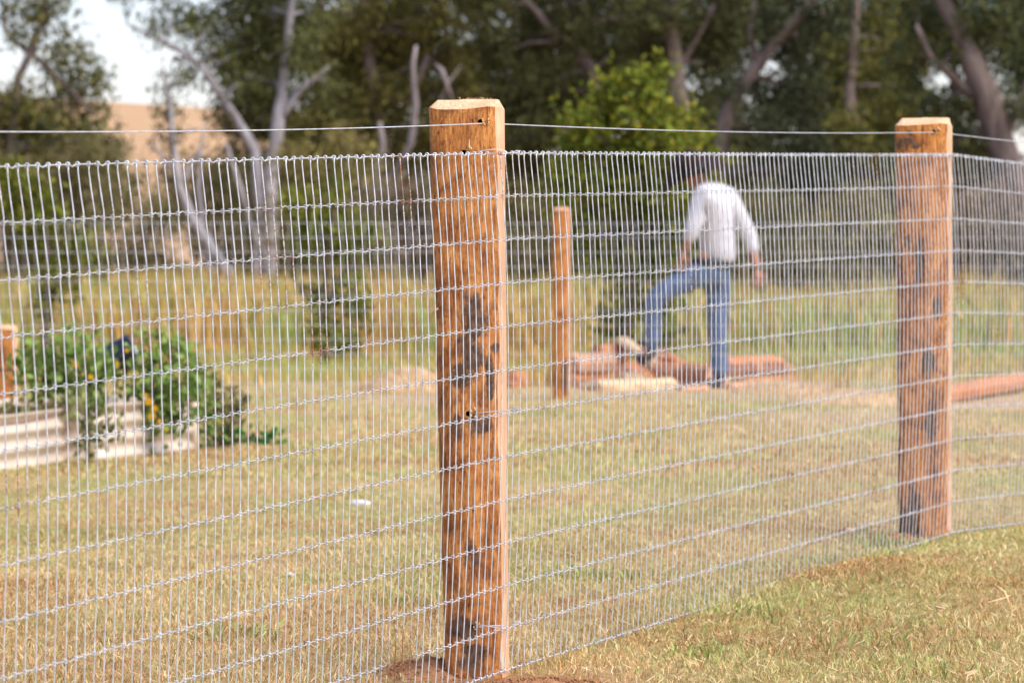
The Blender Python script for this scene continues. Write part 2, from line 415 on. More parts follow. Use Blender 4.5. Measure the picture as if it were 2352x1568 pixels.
# ------------------------------------------------------------------ posts
def post(name, label, cx, cy, zb, height, width, taper_l, seed, patches, holes, lean=0.0, group=None, jag=1.0, mats=None, depth=1.0):
    root = empty(name, (cx, cy, zb)); tag(root, label, 'fence post', group)
    k = width / 0.178
    sec = [(.060, .100), (-.045, .110), (-.080, .075), (-.088, .035), (-.089, .012), (-.084, -.004), (-.070, -.015), (-.050, -.021), (-.025, -.025), (0, -.027),
           (.025, -.0255), (.050, -.0215), (.070, -.0155), (.0785, -.009), (.0815, .008), (.0850, .026), (.0885, .046), (.085, .075)]
    nb = 13                                   # faces starting at index 1..12 are log surface, the rest are split faces
    sec = [(x * k, y * depth) for x, y in sec]; ns = len(sec)
    zs = list(np.concatenate([[-0.35, -0.1], np.linspace(0, height - 0.03, 42)])) + [height - 0.021, height]
    r2 = np.random.default_rng(seed); V = []
    xr = max(x for x, y in sec)
    for iz, z in enumerate(zs):
        t = np.clip(z / height, 0, 1); kk = taper_l + (1 - taper_l) * t
        for q, (x, y) in enumerate(sec):
            X = xr - (xr - x) * kk; Y = y
            wob = (float(vnoise(q * 0.7 + seed * 9, z * 5.0, seed)) - .5) * .007 + (float(vnoise(q * 1.3, z * 23.0, seed + 3)) - .5) * .003
            Y += wob * (1.0 if 1 <= q <= 12 else 0.35)
            if q in (12, 13): X += (float(vnoise(3.3, z * 16, seed + 5)) - .5) * .011 * jag - .002; 
            if q in (4, 5): X += (float(vnoise(8.3, z * 7, seed + 6)) - .5) * .005
            Z = z
            if iz == len(zs) - 2: Z += (float(vnoise(q * 0.45, 2.2, seed + 8)) - .55) * .016
            if iz == len(zs) - 1:
                X = np.clip(X, -.089 * k + .022, xr - .012); Y = max(Y, .012)
            if iz == len(zs) - 1 and q in (9, 10, 11, 12): Z += .002
            V.append((X - lean * (z - 0), Y, Z))
    fs = []; mi = []
    for iz in range(len(zs) - 1):
        for q in range(ns):
            q2 = (q + 1) % ns
            fs.append((iz * ns + q, iz * ns + q2, (iz + 1) * ns + q2, (iz + 1) * ns + q))
            mi.append(0 if (1 <= q <= 11 and iz < len(zs) - 2) else 1)
    me = bpy.data.meshes.new('shaft')
    top = [(len(zs) - 1) * ns + q for q in range(ns)]
    me.from_pydata(V, [], fs + [tuple(top)]); mi.append(1)
    me.polygons.foreach_set('material_index', mi)
    ms = mats or (bark_mat(name + '_log_surface', seed, patches), M['sawn'])
    for mm in ms: me.materials.append(mm)
    me.materials.append(M['hole'])
    bm = bmesh.new(); bm.from_mesh(me); bmesh.ops.recalc_face_normals(bm, faces=bm.faces); bm.to_mesh(me); bm.free()
    sh = link('shaft', me, None, root)
    # drilled holes
    if holes:
        cb = bmesh.new()
        for (hx_, hz_) in holes:
            bmesh.ops.create_cone(cb, cap_ends=True, segments=12, radius1=.0062, radius2=.0062, depth=.14,
                                  matrix=Matrix.Translation((hx_, .035, hz_)) @ Matrix.Rotation(math.pi / 2, 4, 'X') @ Matrix.Rotation(-.2, 4, 'Y'))
        cm = bpy.data.meshes.new('cut'); cb.to_mesh(cm); cb.free()
        for _ in range(3): cm.materials.append(M['hole'])
        cm.polygons.foreach_set('material_index', [2] * len(cm.polygons))
        co = bpy.data.objects.new('cut', cm); COL.objects.link(co); co.parent = root
        md = sh.modifiers.new('b', 'BOOLEAN'); md.object = co; md.operation = 'DIFFERENCE'; md.solver = 'EXACT'
        dg = bpy.context.evaluated_depsgraph_get(); dg.update()
        nm = bpy.data.meshes.new_from_object(sh.evaluated_get(dg))
        sh.modifiers.clear(); sh.data = nm; nm.name = 'shaft'
        bpy.data.objects.remove(co)
        for (hx_, hz_) in holes:                # torn pale fibres around the drill hole
            mb = MB()
            for q in range(9):
                a = r2.uniform(0, 6.28); l_ = r2.uniform(.004, .012); yo = -.0275 if abs(hx_) < .04 else -.024
                p0 = np.array((hx_ + .0065 * math.cos(a), yo + .002, hz_ + .0065 * math.sin(a)))
                p1 = p0 + np.array((math.cos(a) * l_ * .35, -r2.uniform(.001, .006), math.sin(a) * l_ * .6 + .3 * l_))
                mb.tube([p0, (p0 + p1) / 2 + (0, -.0015, 0), p1], [.0022, .0020, .0004], 4)
            mb.build('splinter', M['splinter'], root)
    return root

A_c = P(1082, 784, 10.9); B_c = P(2123.5, 784, 14.93)
zA = -0.02; zB = 0.075
def la(px, py): return ((px - 1082) / 987.0 + 0.0, CAMZ - (py - 599) / 987.0 - zA)
patA = [la(1085, 730) + (.042, .085), la(1080, 810) + (.038, .075), la(1060, 860) + (.03, .05), la(1125, 860) + (.012, .07), la(1140, 800) + (.03, .014), la(1100, 970) + (.04, .03),
        la(1085, 1280) + (.022, .06), la(1065, 1440) + (.035, .05), la(1090, 1515) + (.045, .05), la(1050, 985) + (.015, .04)]
postA = post('fence_post', 'near split hardwood post, orange-brown with charcoal stains and dirt heaped at its foot', A_c.x, A_c.y, zA, 1.347, .178, .83, 3, patA,
             [la(1116, 281), la(1078, 351), la(1088, 949), la(1095, 1437)], lean=0.008, group='split posts of the near fence')
def lb(px, py): return ((px - 2123.5) / 720.0, CAMZ - (py - 599) / 720.0 - zB)
patB = [lb(2110, 600) + (.022, .12), lb(2130, 830) + (.028, .08), lb(2085, 560) + (.02, .04), lb(2100, 1160) + (.03, .08), lb(2085, 1210) + (.05, .07), lb(2135, 980) + (.02, .12), lb(2150, 700) + (.02, .05), lb(2085, 325) + (.05, .035)]
postB = post('fence_post', 'farther split hardwood post on the right, where the wire mesh bends', B_c.x, B_c.y, zB, 1.332, .185, .93, 12, patB,
             [lb(2152, 303)], lean=0.0, group='split posts of the near fence')
# a peeled splinter of bark on the near post
mb = MB(); p = P(1014, 705, 10.9) - postA.location
mb.tube([p, p + Vector((-.008, -.006, -.004)), p + Vector((-.020, -.01, -.012))], [.003, .0035, .0006], 4); mb.build('bark_splinter', M['splinter'], postA)
mb = MB(); p = P(1078, 346, 10.868) - postA.location
mb.tube([p, p + Vector((-.001, -.004, .012)), p + Vector((.0, -.005, .027))], [.0025, .0022, .0004], 4); mb.build('bark_splinter', M['splinter'], postA)
# sawdust fibres on the near post top
mb = MB()
for q in range(26):
    p0 = np.array((random.uniform(-.03, .06), random.uniform(.012, .03), 1.349)); d_ = np.array((random.gauss(0, .004), 0, random.uniform(.002, .006)))
    mb.tube([p0 - (0, 0, .003), p0 + d_], [.0008, .0004], 3)
mb.build('fibre_fringe', M['pinkwood'], postA)

# ------------------------------------------------------------------ wire mesh
def path_at(pts, u):
    for a, b_ in zip(pts[:-1], pts[1:]):
        L = (b_ - a).length
        if u <= L: 
            d = (b_ - a) / L; return a + d * u, d
        u -= L
    d = (pts[-1] - pts[-2]).normalized(); return pts[-1] + d * u, d
PL = np.array([0, .0107, .0206, .028, .033, .035, .0366, .036, .0335, .0305, .0275, .0245, .021]) - 0.012
PA = np.array([0, .0077, .0134, .0172, .019, .0195, .019, .0175, .015, .012, .009, .005, .000])
def build_mesh(root, pts, base_z, disp, n_single, r=.00135, seed=1, detail=True, sp=0.0438, H=1.2, zoff=0.0, mat=None):
    tot = sum((b_ - a).length for a, b_ in zip(pts[:-1], pts[1:]))
    n = int(tot / sp); r2 = np.random.default_rng(seed)
    jit = r2.normal(0, .0022, n); G = np.zeros((n, 13, 3)); D = np.zeros((n, 2))
    for i in range(n):
        u = i * sp; p, d = path_at(pts, u); nor = np.array((d.y, -d.x)); D[i] = (d.x, d.y)
        dv = disp(p, u); zb = base_z(p)
        wav = (fnoise(u * 0.7, 0.3, seed) - .5) * .010
        for j in range(13):
            v = 12 - j
            dd = dv[j] + wav * math.sin(math.pi * v / 12) + r2.normal(0, .0003)
            du = r2.normal(0, .0007) + jit[i] + (fnoise(u * 0.5, j * 0.25, seed + 4) - .5) * .008
            z = zb + H * v / 12 + (fnoise(u * .6, j * .3, seed + 9) - .5) * .004 + zoff
            G[i, j] = (p.x + d.x * du + nor[0] * dd, p.y + d.y * du + nor[1] * dd, z)
    mat = mat or M['wire']
    up = np.array((0, 0, 1.0))
    for i in range(n):                                        # stays
        pts_ = []
        nor3 = np.array((D[i][1], -D[i][0], 0))
        for j in range(13):
            q = G[i, j].copy()
            if detail:
                s_ = 1 if (j + i) % 2 else -1
                pts_ += [q + up * .012 + nor3 * .0022, q + nor3 * .0026, q - up * .012 + nor3 * .0022]
                if j < 12:
                    mid = (q + G[i, j + 1]) / 2 + nor3 * (.0020 + r2.normal(0, .0003)); pts_.append(mid)
            else: pts_.append(q)
        if detail: pts_ = pts_[1:-1]
        mb = MB(); mb.tube(pts_, r, 5 if detail else 4)
        o = mb.build('stay_wire', mat, root)
    kinks = r2.integers(0, 3, 13)
    for j in range(13):                                       # line wires
        pts_ = []
        sg = 1 if j in (1,) else -1
        for i in range(n):
            pts_.append(G[i, j])
            if detail and i < n - 1 and (i + kinks[j]) % 3 == 0:
                a, b_ = G[i, j], G[i + 1, j]
                pts_ += [a * .72 + b_ * .28 + up * sg * .001, a * .47 + b_ * .53 + up * sg * .0038, a * .2 + b_ * .8 + up * sg * .001]
        mb = MB(); mb.tube(pts_, r * (1.1 if j in (0, 12) else .82) if detail else r * 1.7, 6 if detail else 4); mb.build('line_wire', mat, root)
    if not detail: return G
    # knots: two stacked turns at each crossing, a single loop on the top and bottom wire
    def knot_mesh(kind):
        k = MB()
        if kind == 'mid':
            for s_ in (-1, 1): k.torus((0, .0010, s_ * .0033), (0, 0.0, 1), .0041, .00105, 7, 3)
        else:
            k.torus((0, .001, 0), (1, 0, 0), .0042, .0015, 8, 4)
        V = np.concatenate(k.V); return V, k.F[4][0] if len(k.F[4]) == 1 else np.concatenate(k.F[4])
    protoV, protoF = knot_mesh('mid'); topV, topF = knot_mesh('top')
    items = []
    for i in range(n):
        for j in range(13): items.append((i, j))
    cams = [(np.hypot(G[i, j][0], G[i, j][1]), i, j) for i, j in items if abs(G[i, j][0] / G[i, j][1]) < 1176 / F + .003 and
            -784 < -( (CAMZ - G[i, j][2]) / G[i, j][1] - math.tan(PITCH)) * F < 784]
    cams.sort(); single = set((i, j) for _, i, j in cams[:n_single])
    meM = mesh_np('knot', protoV, protoF, None, True); meM.materials.append(mat)
    meT = mesh_np('knot', topV, topF, None, True); meT.materials.append(mat)
    rest = MB()
    for i, j in items:
        a = math.atan2(D[i][1], D[i][0]); rr = Matrix.Rotation(a + math.pi * 0 + r2.normal(0, .12), 4, 'Z')
        Mx = Matrix.Translation(Vector(G[i, j])) @ rr @ Matrix.Rotation(math.pi, 4, 'Z')
        if j in (0, 12):
            Mx = Matrix.Translation(Vector(G[i, j])) @ rr @ Matrix.Rotation(math.pi, 4, 'Z')
        if (i, j) in single:
            o = bpy.data.objects.new('knot', meT if j in (0, 12) else meM); COL.objects.link(o); o.parent = root; o.matrix_local = Mx
        else:
            Vv, Ff = (topV, topF) if j in (0, 12) else (protoV, protoF)
            A_ = np.array(Mx)[:3]; rest.add(Vv @ A_[:, :3].T + A_[:, 3], Ff)
    o = rest.build('knots', mat, root); tag(o, kind='stuff')
    return G
wm = empty('wire_mesh', (0, 0, 0)); tag(wm, 'galvanised woven wire mesh of the near fence, close upright wires and knotted rows', 'wire mesh')
def disp_main(p, u):
    t = float(sstep(8.3, 10.5, p.y)); return PL * (1 - t) + PA * t
GM = build_mesh(wm, FPTS, lambda p: float(hf(p.y)), disp_main, 300, zoff=0.004)

# plain wire strung above the mesh through the posts
w1 = P(-700, 294, 7.1); hA = P(1116, 283.5, 10.90); hB = P(2152, 304, 14.93); w4 = P(2600, 350, 17.4)
pts = []
for a, b_, sag in ((w1, hA, .012), (hA, hB, .010), (hB, w4, .004)):
    for k in range(24):
        t = k / 24; q = a.lerp(b_, t); q.z -= sag * 4 * t * (1 - t); pts.append(q)
pts.append(w4)
mb = MB(); mb.tube(pts, .00145, 6); pw = mb.build('plain_wire', M['wire_plain']); tag(pw, 'single plain wire strung above the mesh through the post tops', 'wire')

# tie wires
def tie(name, label, pts, r=.0012, loop=None):
    mb = MB(); mb.tube(pts, r, 6)
    if loop is not None:
        for k in range(3): mb.torus(loop + Vector((.004 * k, .012 * k, .0004 * k)), (dL.x, dL.y, 0.1), .006, .0012, 10, 5)
    tag(mb.build(name, M['tie']), label, 'tie wire', 'tie wires on the posts')
yf = 10.868
tie('tie_wire', 'thin tie wire arching from the drilled hole over the mesh top at the near post',
    [P(1078, 352, 10.90), P(1088, 351, 10.862), P(1105, 347, 10.855), P(1130, 343.5, 10.855), P(1150, 344, 10.86), P(1161, 347, 10.868), P(1168, 353, 10.89), P(1178, 351, 10.95), P(1186, 346, 10.99), P(1196, 347, 11.01), P(1201, 354, 11.0)])
tie('tie_wire', 'tie wire from the middle drilled hole of the near post to the mesh',
    [P(1088, 949, 10.90), P(1094, 949, 10.858), P(1120, 946, 10.855), P(1150, 943, 10.86), P(1164, 942, 10.875), P(1174, 940, 10.93), P(1184, 940, 10.99)], loop=P(1181, 940.5, 10.96))
tie('tie_wire', 'doubled tie wire from the lowest drilled hole of the near post, close above the ground',
    [P(1095, 1437, 10.90), P(1099, 1434, 10.858), P(1125, 1438, 10.855), P(1150, 1443, 10.86), P(1166, 1439, 10.89), P(1156, 1436, 10.87), P(1130, 1436, 10.856), P(1100, 1440, 10.858), P(1095, 1438, 10.89)], loop=P(1180, 1433, 10.96))
tie('tie_wire', 'dark tie wire at the top row of the mesh on the farther post',
    [P(2120, 352, 14.90), P(2128, 355, 14.885), P(2145, 358, 14.89), P(2170, 358, 14.89), P(2190, 357, 14.93), P(2200, 358, 15.0)], r=.0022)

# ------------------------------------------------------------------ back fence
bp = P(1289, 784, 32.2)
backpost = post('fence_post', 'slim orange timber post of the back fence, standing behind the lawn', bp.x, bp.y, -0.03, 1.35, .125, .97, 21, [(0.02, .25, .03, .12)], [], group=None, jag=.3, depth=.7,
                mats=(bark_mat('back_post_surface', 8, [(0.03, .2, .04, .15)]), M['pinkwood']))
bm_root = empty('wire_mesh', (0, 0, 0)); tag(bm_root, 'faint wire mesh of the back fence, behind the garden and in front of the man', 'wire mesh')
build_mesh(bm_root, [Vector((-4.6, 31.9)), Vector((bp.x, 32.32)), Vector((5.2, 31.6))], lambda p: 0.012, lambda p, u: np.zeros(13), 0, r=.0011, seed=5, detail=False, sp=.075, mat=M['wire_plain'])

# short post at the left edge
sp = P(14, 784, 27.2)
post('timber_stake', 'short orange timber post at the left edge beside the bushes', sp.x, sp.y, -0.02, .60, .125, .97, 33, [(0, .33, .08, .015)], [], jag=.3, depth=.7,
     mats=(bark_mat('stake_surface', 9, [(0, .34, .1, .016)]), M['sawn']))['category'] = 'post'

# ------------------------------------------------------------------ raised garden beds
def bed(name, label, x0, y0, x1, y1, h, depth):
    root = empty(name, (x0, y0, 0)); tag(root, label, 'garden bed', 'corrugated garden beds')
    d = Vector((x1 - x0, y1 - y0, 0)); L = d.length; d.normalize(); inn = Vector((-d.y, d.x, 0))
    def panel(a, b_, out):
        n_ = 34; m_ = 6; V = []; L_ = (b_ - a).length
        for k in range(n_ + 1):
            z = -.03 + (h + .03) * k / n_; o = .012 * math.cos(2 * math.pi * (z - h) / .084)
            for q in range(m_ + 1):
                p = a.lerp(b_, q / m_) + out * o; V.append((p.x, p.y, z))
        i, j = np.meshgrid(np.arange(n_), np.arange(m_), indexing='ij'); i = i.ravel(); j = j.ravel(); w = m_ + 1
        me = mesh_np('panel', V, np.stack([i * w + j, i * w + j + 1, (i + 1) * w + j + 1, (i + 1) * w + j], 1), None, True)
        o = link('panel', me, M['corr'], root)
        md = o.modifiers.new('s', 'SOLIDIFY'); md.thickness = .003
        return o
    a = Vector((0, 0, 0)); b_ = d * L; c = b_ + inn * depth; e = inn * depth
    panel(a, b_, -inn); panel(b_, c, d); panel(c, e, inn); panel(e, a, -d)
    for q in (a, b_, c, e):
        mb = MB(); mb.tube([q + Vector((0, 0, -.05)), q + Vector((0, 0, h + .006))], .02, 10); mb.build('corner_post', M['corr'], root)
    V = []; n_ = 8
    for k in range(n_ + 1):
        for q in range(n_ + 1):
            p = d * (L * k / n_) + inn * (depth * q / n_); V.append((p.x, p.y, h - .05 + .03 * random.random()))
    i, j = np.meshgrid(np.arange(n_), np.arange(n_), indexing='ij'); i = i.ravel(); j = j.ravel(); w = n_ + 1
    link('soil', mesh_np('soil', V, np.stack([i * w + j, (i + 1) * w + j, (i + 1) * w + j + 1, i * w + j + 1], 1), None, True), M['soil'], root)
    return root
q0 = at(-190, 1110); q1 = at(187, 1051); q2 = at(212, 1058); q3 = at(446, 1033)
bed('garden_bed', 'cream corrugated steel garden bed cut off by the left edge', q0.x, q0.y, q1.x, q1.y, .25, .8)
bed('garden_bed', 'second cream corrugated steel garden bed with plants spilling over its front', q2.x, q2.y, q3.x, q3.y, .265, .8)

# ------------------------------------------------------------------ foliage
def leaf_mesh(centers, length, width, base, var, droop=0.0, seed=0, tip=None, hue=None):
    r2 = np.random.default_rng(seed); N = len(centers)
    d = r2.normal(size=(N, 3)); d[:, 2] -= droop * 2.2; d /= np.linalg.norm(d, axis=1)[:, None]
    s = r2.normal(size=(N, 3)); s -= (s * d).sum(1)[:, None] * d; s /= np.linalg.norm(s, axis=1)[:, None]
    nrm = np.cross(d, s)
    Ls = length * r2.uniform(.6, 1.35, N)[:, None]; Ws = width * r2.uniform(.7, 1.3, N)[:, None]
    c = np.asarray(centers)
    V = np.stack([c - d * Ls * .5, c + s * Ws * .5 - d * Ls * .05, c + d * Ls * .5 + nrm * Ls * .12, c - s * Ws * .5 - d * Ls * .05], 1).reshape(-1, 3)
    Fq = np.arange(N * 4).reshape(N, 4)
    col = np.asarray(base)[None] * (1 + var * r2.normal(size=(N, 1)).clip(-1.8, 2.2)) if np.ndim(base) == 1 else base * (1 + var * r2.normal(size=(N, 1)).clip(-1.8, 2.2))
    if hue is not None:
        t = r2.random((N, 1)) ** 2.2; col = col * (1 - t) + np.asarray(hue)[None] * t
    return V, Fq, np.repeat(np.clip(col, .004, 1), 4, axis=0)
DENS = 4.2
def clump_points(clumps, per_area, sub, seed, Y):
    """clumps: (centre Vector, rx, ry, rz). leaves gathered in twig-sized bunches"""
    r2 = np.random.default_rng(seed); out = []
    for (c, rx, ry, rz) in clumps:
        nb = max(4, int(DENS * per_area * rx * rz / sub[1]))
        dirs = r2.normal(size=(nb, 3)); dirs /= np.linalg.norm(dirs, axis=1)[:, None]
        rad = r2.random(nb) ** (1 / 2.1)
        bc = np.array(c)[None] + dirs * rad[:, None] * np.array((rx, ry, rz))
        k = sub[1]
        pts = np.repeat(bc, k, axis=0) + r2.normal(size=(nb * k, 3)) * sub[0]
        out.append(pts)
    return np.concatenate(out)
def tree(name, label, cat, Y, trunks, clumps, leafL, leafW, colr, mat, group=None, per_area=420, sub=(.14, 14), droop=.5, seed=1, hue=None, twigs=True, var=.28, dz=1.0):
    """trunks: lists of (px,py,r,[dY]); clumps: (px,py,rxpx,rypx,[dY])"""
    s = F / Y; base = trunks[0][0] if trunks else None
    b0 = P(base[0], base[1], Y) if base else P(clumps[0][0], 600, Y)
    gz_ = terrain_z(b0.x, Y)
    root = empty(name, (b0.x, Y, gz_)); tag(root, label, cat, group)
    off = Vector(root.location); r2 = random.Random(seed)
    mb = MB(); nodes = []
    for ti, tr in enumerate(trunks):
        ps = []; rs = []
        for k, q in enumerate(tr):
            dy = q[3] if len(q) > 3 else 0
            p = P(q[0], q[1], Y + dy) - off
            if ti == 0 and k == 0: p.z = -.15
            ps.append(p); rs.append(q[2])
        P2 = []; R2 = []
        for k in range(len(ps) - 1):
            for t in (0, .33, .66):
                P2.append(ps[k].lerp(ps[k + 1], t) + Vector((r2.gauss(0, .03), r2.gauss(0, .03), 0)) * (rs[k] * 3 if t else 0)); R2.append(rs[k] * (1 - t) + rs[k + 1] * t)
        P2.append(ps[-1]); R2.append(rs[-1])
        mb.tube(P2, R2, 8); nodes += list(zip(P2, R2))
    cl = []
    for q in clumps:
        dy = q[4] if len(q) > 4 else r2.uniform(-.85, 1.3) * q[2] / s * 1.2 * dz + (.15 if cat == 'tree' and Y > 60 else 0)
        c = P(q[0], q[1], Y + dy) - off
        cl.append((c, q[2] / s, q[2] / s * .9 * dz, q[3] / s))
        if twigs and nodes:
            near = min(nodes, key=lambda nd: (nd[0] - c).length + (2.0 if nd[0].z > c.z + .3 else 0))
            mid = near[0].lerp(c, .55) + Vector((r2.gauss(0, .12), r2.gauss(0, .1), .12))
            rr = min(near[1] * .5, .05); mb.tube([near[0], mid, c, c + (c - mid) * .4], [rr, rr * .7, rr * .4, rr * .12], 5)
            for _ in range(2):
                e = c + Vector((r2.gauss(0, 1), r2.gauss(0, 1), r2.gauss(0, .8))) * (q[2] / s * .6); mb.tube([mid, mid.lerp(e, .6) + Vector((0, 0, .04)), e], [rr * .4, rr * .25, .004], 4)
    if mb.n: mb.build('trunk', mat, root)
    pts = clump_points(cl, per_area, sub, seed, Y)
    pts = pts[pts[:, 2] > .02]
    V, Fq, C = leaf_mesh(pts, leafL, leafW, colr, var, droop, seed, hue=hue)
    link('crown', mesh_np('crown', V, Fq, C), M['leaf'], root)
    return root

OL = np.array((.165, .145, .036)); OD = np.array((.100, .096, .032)); OB = np.array((.120, .122, .044)); YO = np.array((.16, .15, .035))
def up_more(cl, ytop=110, seed=0, n=2):
    r2 = random.Random(seed); out = list(cl)
    for q in cl:
        if q[1] < ytop:
            for k in range(n): out.append((q[0] + r2.uniform(-60, 60), -r2.uniform(20, 330), q[2] * 1.1, q[3] * 1.1))
    return out
EG = 'eucalypts along the back of the paddock'
E = dict(cat='tree', leafL=.17, leafW=.048)
tree('eucalyptus_tree', 'leftmost eucalypt with a forked dark trunk in front of the pale sky', 'tree', 80,
     [[(20, 727, .13), (22, 420, .11), (41, 178, .075), (71, 122, .065), (95, 60, .05), (110, -60, .05), (115, -200, .03)], [(71, 122, .045), (120, 170, .04), (173, 219, .035), (215, 262, .02)], [(71, 122, .06), (41, 102, .04), (5, 60, .03)]],
     up_more([(95, 55, 45, 40), (150, 110, 55, 45), (200, 160, 48, 40), (225, 185, 30, 26), (130, 165, 55, 50), (190, 215, 45, 35), (60, 240, 60, 45), (20, 290, 60, 60), (110, 290, 65, 55), (180, 300, 60, 50), (235, 330, 40, 45), (40, 360, 70, 50), (140, 370, 75, 45), (15, 30, 30, 50), (230, 270, 30, 30), (60, 90, 40, 30), (20, 240, 50, 40), (80, 330, 60, 40), (210, 380, 60, 40), (150, 230, 50, 34), (265, 350, 30, 34), (60, 20, 40, 30), (120, 15, 40, 26)], 70, 1),
     .17, .048, OL, M['bark'], EG, 470, (.15, 14), .5, 101, hue=(.05, .075, .05))
tree('eucalyptus_tree', 'tall white-barked gum with two bare trunks left of the near post', 'tree', 85,
     [[(612, 722, .165), (620, 560, .145), (621, 400, .14), (638, 285, .125), (650, 200, .09), (662, 90, .08), (680, -80, .06), (690, -300, .04)],
      [(640, 275, .09), (690, 205, .06), (760, 150, .035)], [(590, 720, .11), (598, 480, .10), (585, 345, .1), (540, 270, .085), (495, 200, .075), (462, 150, .06), (380, 95, .04), (290, 55, .02)]],
     up_more([(400, 30, 50, 35), (455, 75, 60, 48), (520, 50, 70, 50), (590, 40, 80, 60), (560, 120, 60, 42), (500, 125, 45, 40), (620, 130, 60, 50), (690, 50, 85, 60), (700, 130, 70, 55), (560, 190, 50, 35), (600, 205, 45, 40), (440, 165, 40, 26), (350, 65, 40, 25), (520, 260, 46, 40), (730, 200, 60, 45), (650, 250, 50, 36)], 80, 2),
     .17, .048, OB * 1.15, M['gum'], EG, 520, (.15, 14), .5, 102, hue=(.09, .10, .03))
tree('eucalyptus_tree', 'slender leaning gum with a thin leafy top before the orange hill', 'tree', 83,
     [[(575, 724, .13), (520, 622, .115), (440, 500, .10), (412, 430, .08), (400, 350, .06), (390, 240, .045), (372, 150, .02)], [(412, 430, .05), (462, 340, .03), (470, 280, .015)], [(440, 500, .06), (405, 400, .05), (350, 330, .02)], [(500, 715, .05), (470, 560, .045), (455, 430, .04), (462, 330, .025)], [(640, 715, .06), (590, 560, .05), (548, 420, .045), (520, 330, .03)], [(660, 600, .05), (700, 520, .04), (720, 440, .02)]],
     [(380, 185, 30, 28), (395, 240, 26, 28), (372, 265, 28, 26), (400, 310, 30, 30), (375, 330, 26, 22), (405, 180, 20, 20)],
     .16, .045, OD, M['gum'], EG, 330, (.13, 12), .5, 103)
tree('eucalyptus_tree', 'broad olive-green eucalypt with bleached dead limbs behind the near post', 'tree', 92,
     [[(905, 708, .2), (890, 420, .18), (865, 250, .15), (840, 80, .1), (830, -120, .06)]],
     up_more([(780, 60, 80, 60), (860, 40, 90, 60), (950, 50, 80, 60), (1030, 40, 80, 60), (800, 140, 85, 60), (890, 130, 85, 60), (980, 90, 60, 45), (790, 220, 75, 55), (860, 220, 75, 50), (820, 290, 70, 50), (910, 290, 60, 45), (1050, 130, 60, 60), (1080, 210, 50, 60), (920, 370, 60, 40), (720, 290, 60, 55), (760, 360, 60, 45), (680, 340, 50, 50), (1010, 310, 50, 45), (840, 350, 50, 36), (970, 220, 40, 36)], 100, 3),
     .17, .048, OL * 1.12, M['bark'], EG, 600, (.15, 14), .5, 104, hue=(.06, .06, .03))
brd = [o for o in COL.objects if o.get('label', '').startswith('broad olive-green')][0]
for lim in ([(892, 420, .08), (945, 330, .06), (955, 240, .06), (948, 150, .045), (956, 105, .03)], [(955, 200, .045), (985, 130, .05), (1015, 160, .05), (1040, 235, .03)], [(880, 470, .09), (865, 400, .08), (880, 330, .06), (872, 280, .04)], [(1000, 260, .03), (1030, 190, .025), (1060, 150, .015)]):
    mb = MB(); mb.tube([P(a_, b_, 90.6) - Vector(brd.location) for a_, b_, c_ in lim], [c_ for a_, b_, c_ in lim], 7); mb.build('dead_limb', M['deadwood'], brd)
tree('eucalyptus_tree', 'dark eucalypt with an arching brown limb just right of the near post', 'tree', 88,
     [[(1372, 715, .2), (1374, 300, .17), (1361, 165, .13), (1325, 110, .11), (1258, 62, .08), (1190, -20, .05), (1150, -150, .04)], [(1325, 110, .06), (1315, 60, .05), (1300, -40, .03)]],
     up_more([(1120, 40, 70, 60), (1190, 110, 70, 60), (1130, 130, 65, 60), (1250, 40, 80, 60), (1240, 190, 70, 60), (1180, 230, 65, 60), (1320, 60, 70, 60), (1300, 250, 70, 60), (1230, 310, 70, 60), (1330, 340, 70, 60), (1220, 400, 70, 50), (1420, 50, 60, 50), (1400, 130, 50, 50), (1150, 330, 60, 60)], 100, 4),
     .17, .048, OD, M['bark'], EG, 540, (.15, 14), .5, 105, hue=(.08, .085, .035))
tree('eucalyptus_tree', 'eucalypt with a straight upright trunk behind the bright citrus tree', 'tree', 87,
     [[(1575, 717, .24), (1568, 420, .21), (1560, 240, .19), (1552, 170, .17), (1542, 60, .13), (1530, -120, .08)], [(1552, 170, .08), (1600, 90, .06), (1640, 10, .04)]],
     up_more([(1480, 40, 75, 55), (1560, 40, 80, 60), (1470, 110, 60, 50), (1620, 90, 70, 60), (1640, 170, 65, 55), (1700, 60, 70, 60), (1590, 260, 60, 50), (1640, 300, 70, 55), (1690, 390, 80, 60), (1620, 420, 80, 50), (1540, 120, 45, 40)], 100, 5),
     .17, .048, OD * 1.1, M['bark'], EG, 540, (.15, 14), .5, 106, hue=(.07, .085, .045))
tree('eucalyptus_tree', 'eucalypt with a long diagonal limb rising right above the man', 'tree', 82,
     [[(1640, 723, .2), (1648, 400, .17), (1672, 248, .13), (1740, 150, .12), (1795, 78, .1), (1862, 12, .09), (1900, -100, .06), (1920, -260, .04)], [(1740, 150, .06), (1722, 80, .05), (1735, 0, .03)]],
     up_more([(1770, 40, 70, 55), (1830, 110, 65, 55), (1760, 200, 60, 50), (1830, 210, 75, 60), (1760, 300, 75, 60), (1840, 310, 75, 60), (1900, 40, 70, 60), (1780, 400, 70, 50), (1680, 190, 40, 40), (1880, 400, 70, 50), (1820, 480, 70, 40)], 100, 6),
     .17, .048, np.array((.075, .085, .042)), M['bark'], EG, 540, (.15, 14), .5, 107, hue=(.05, .055, .025))
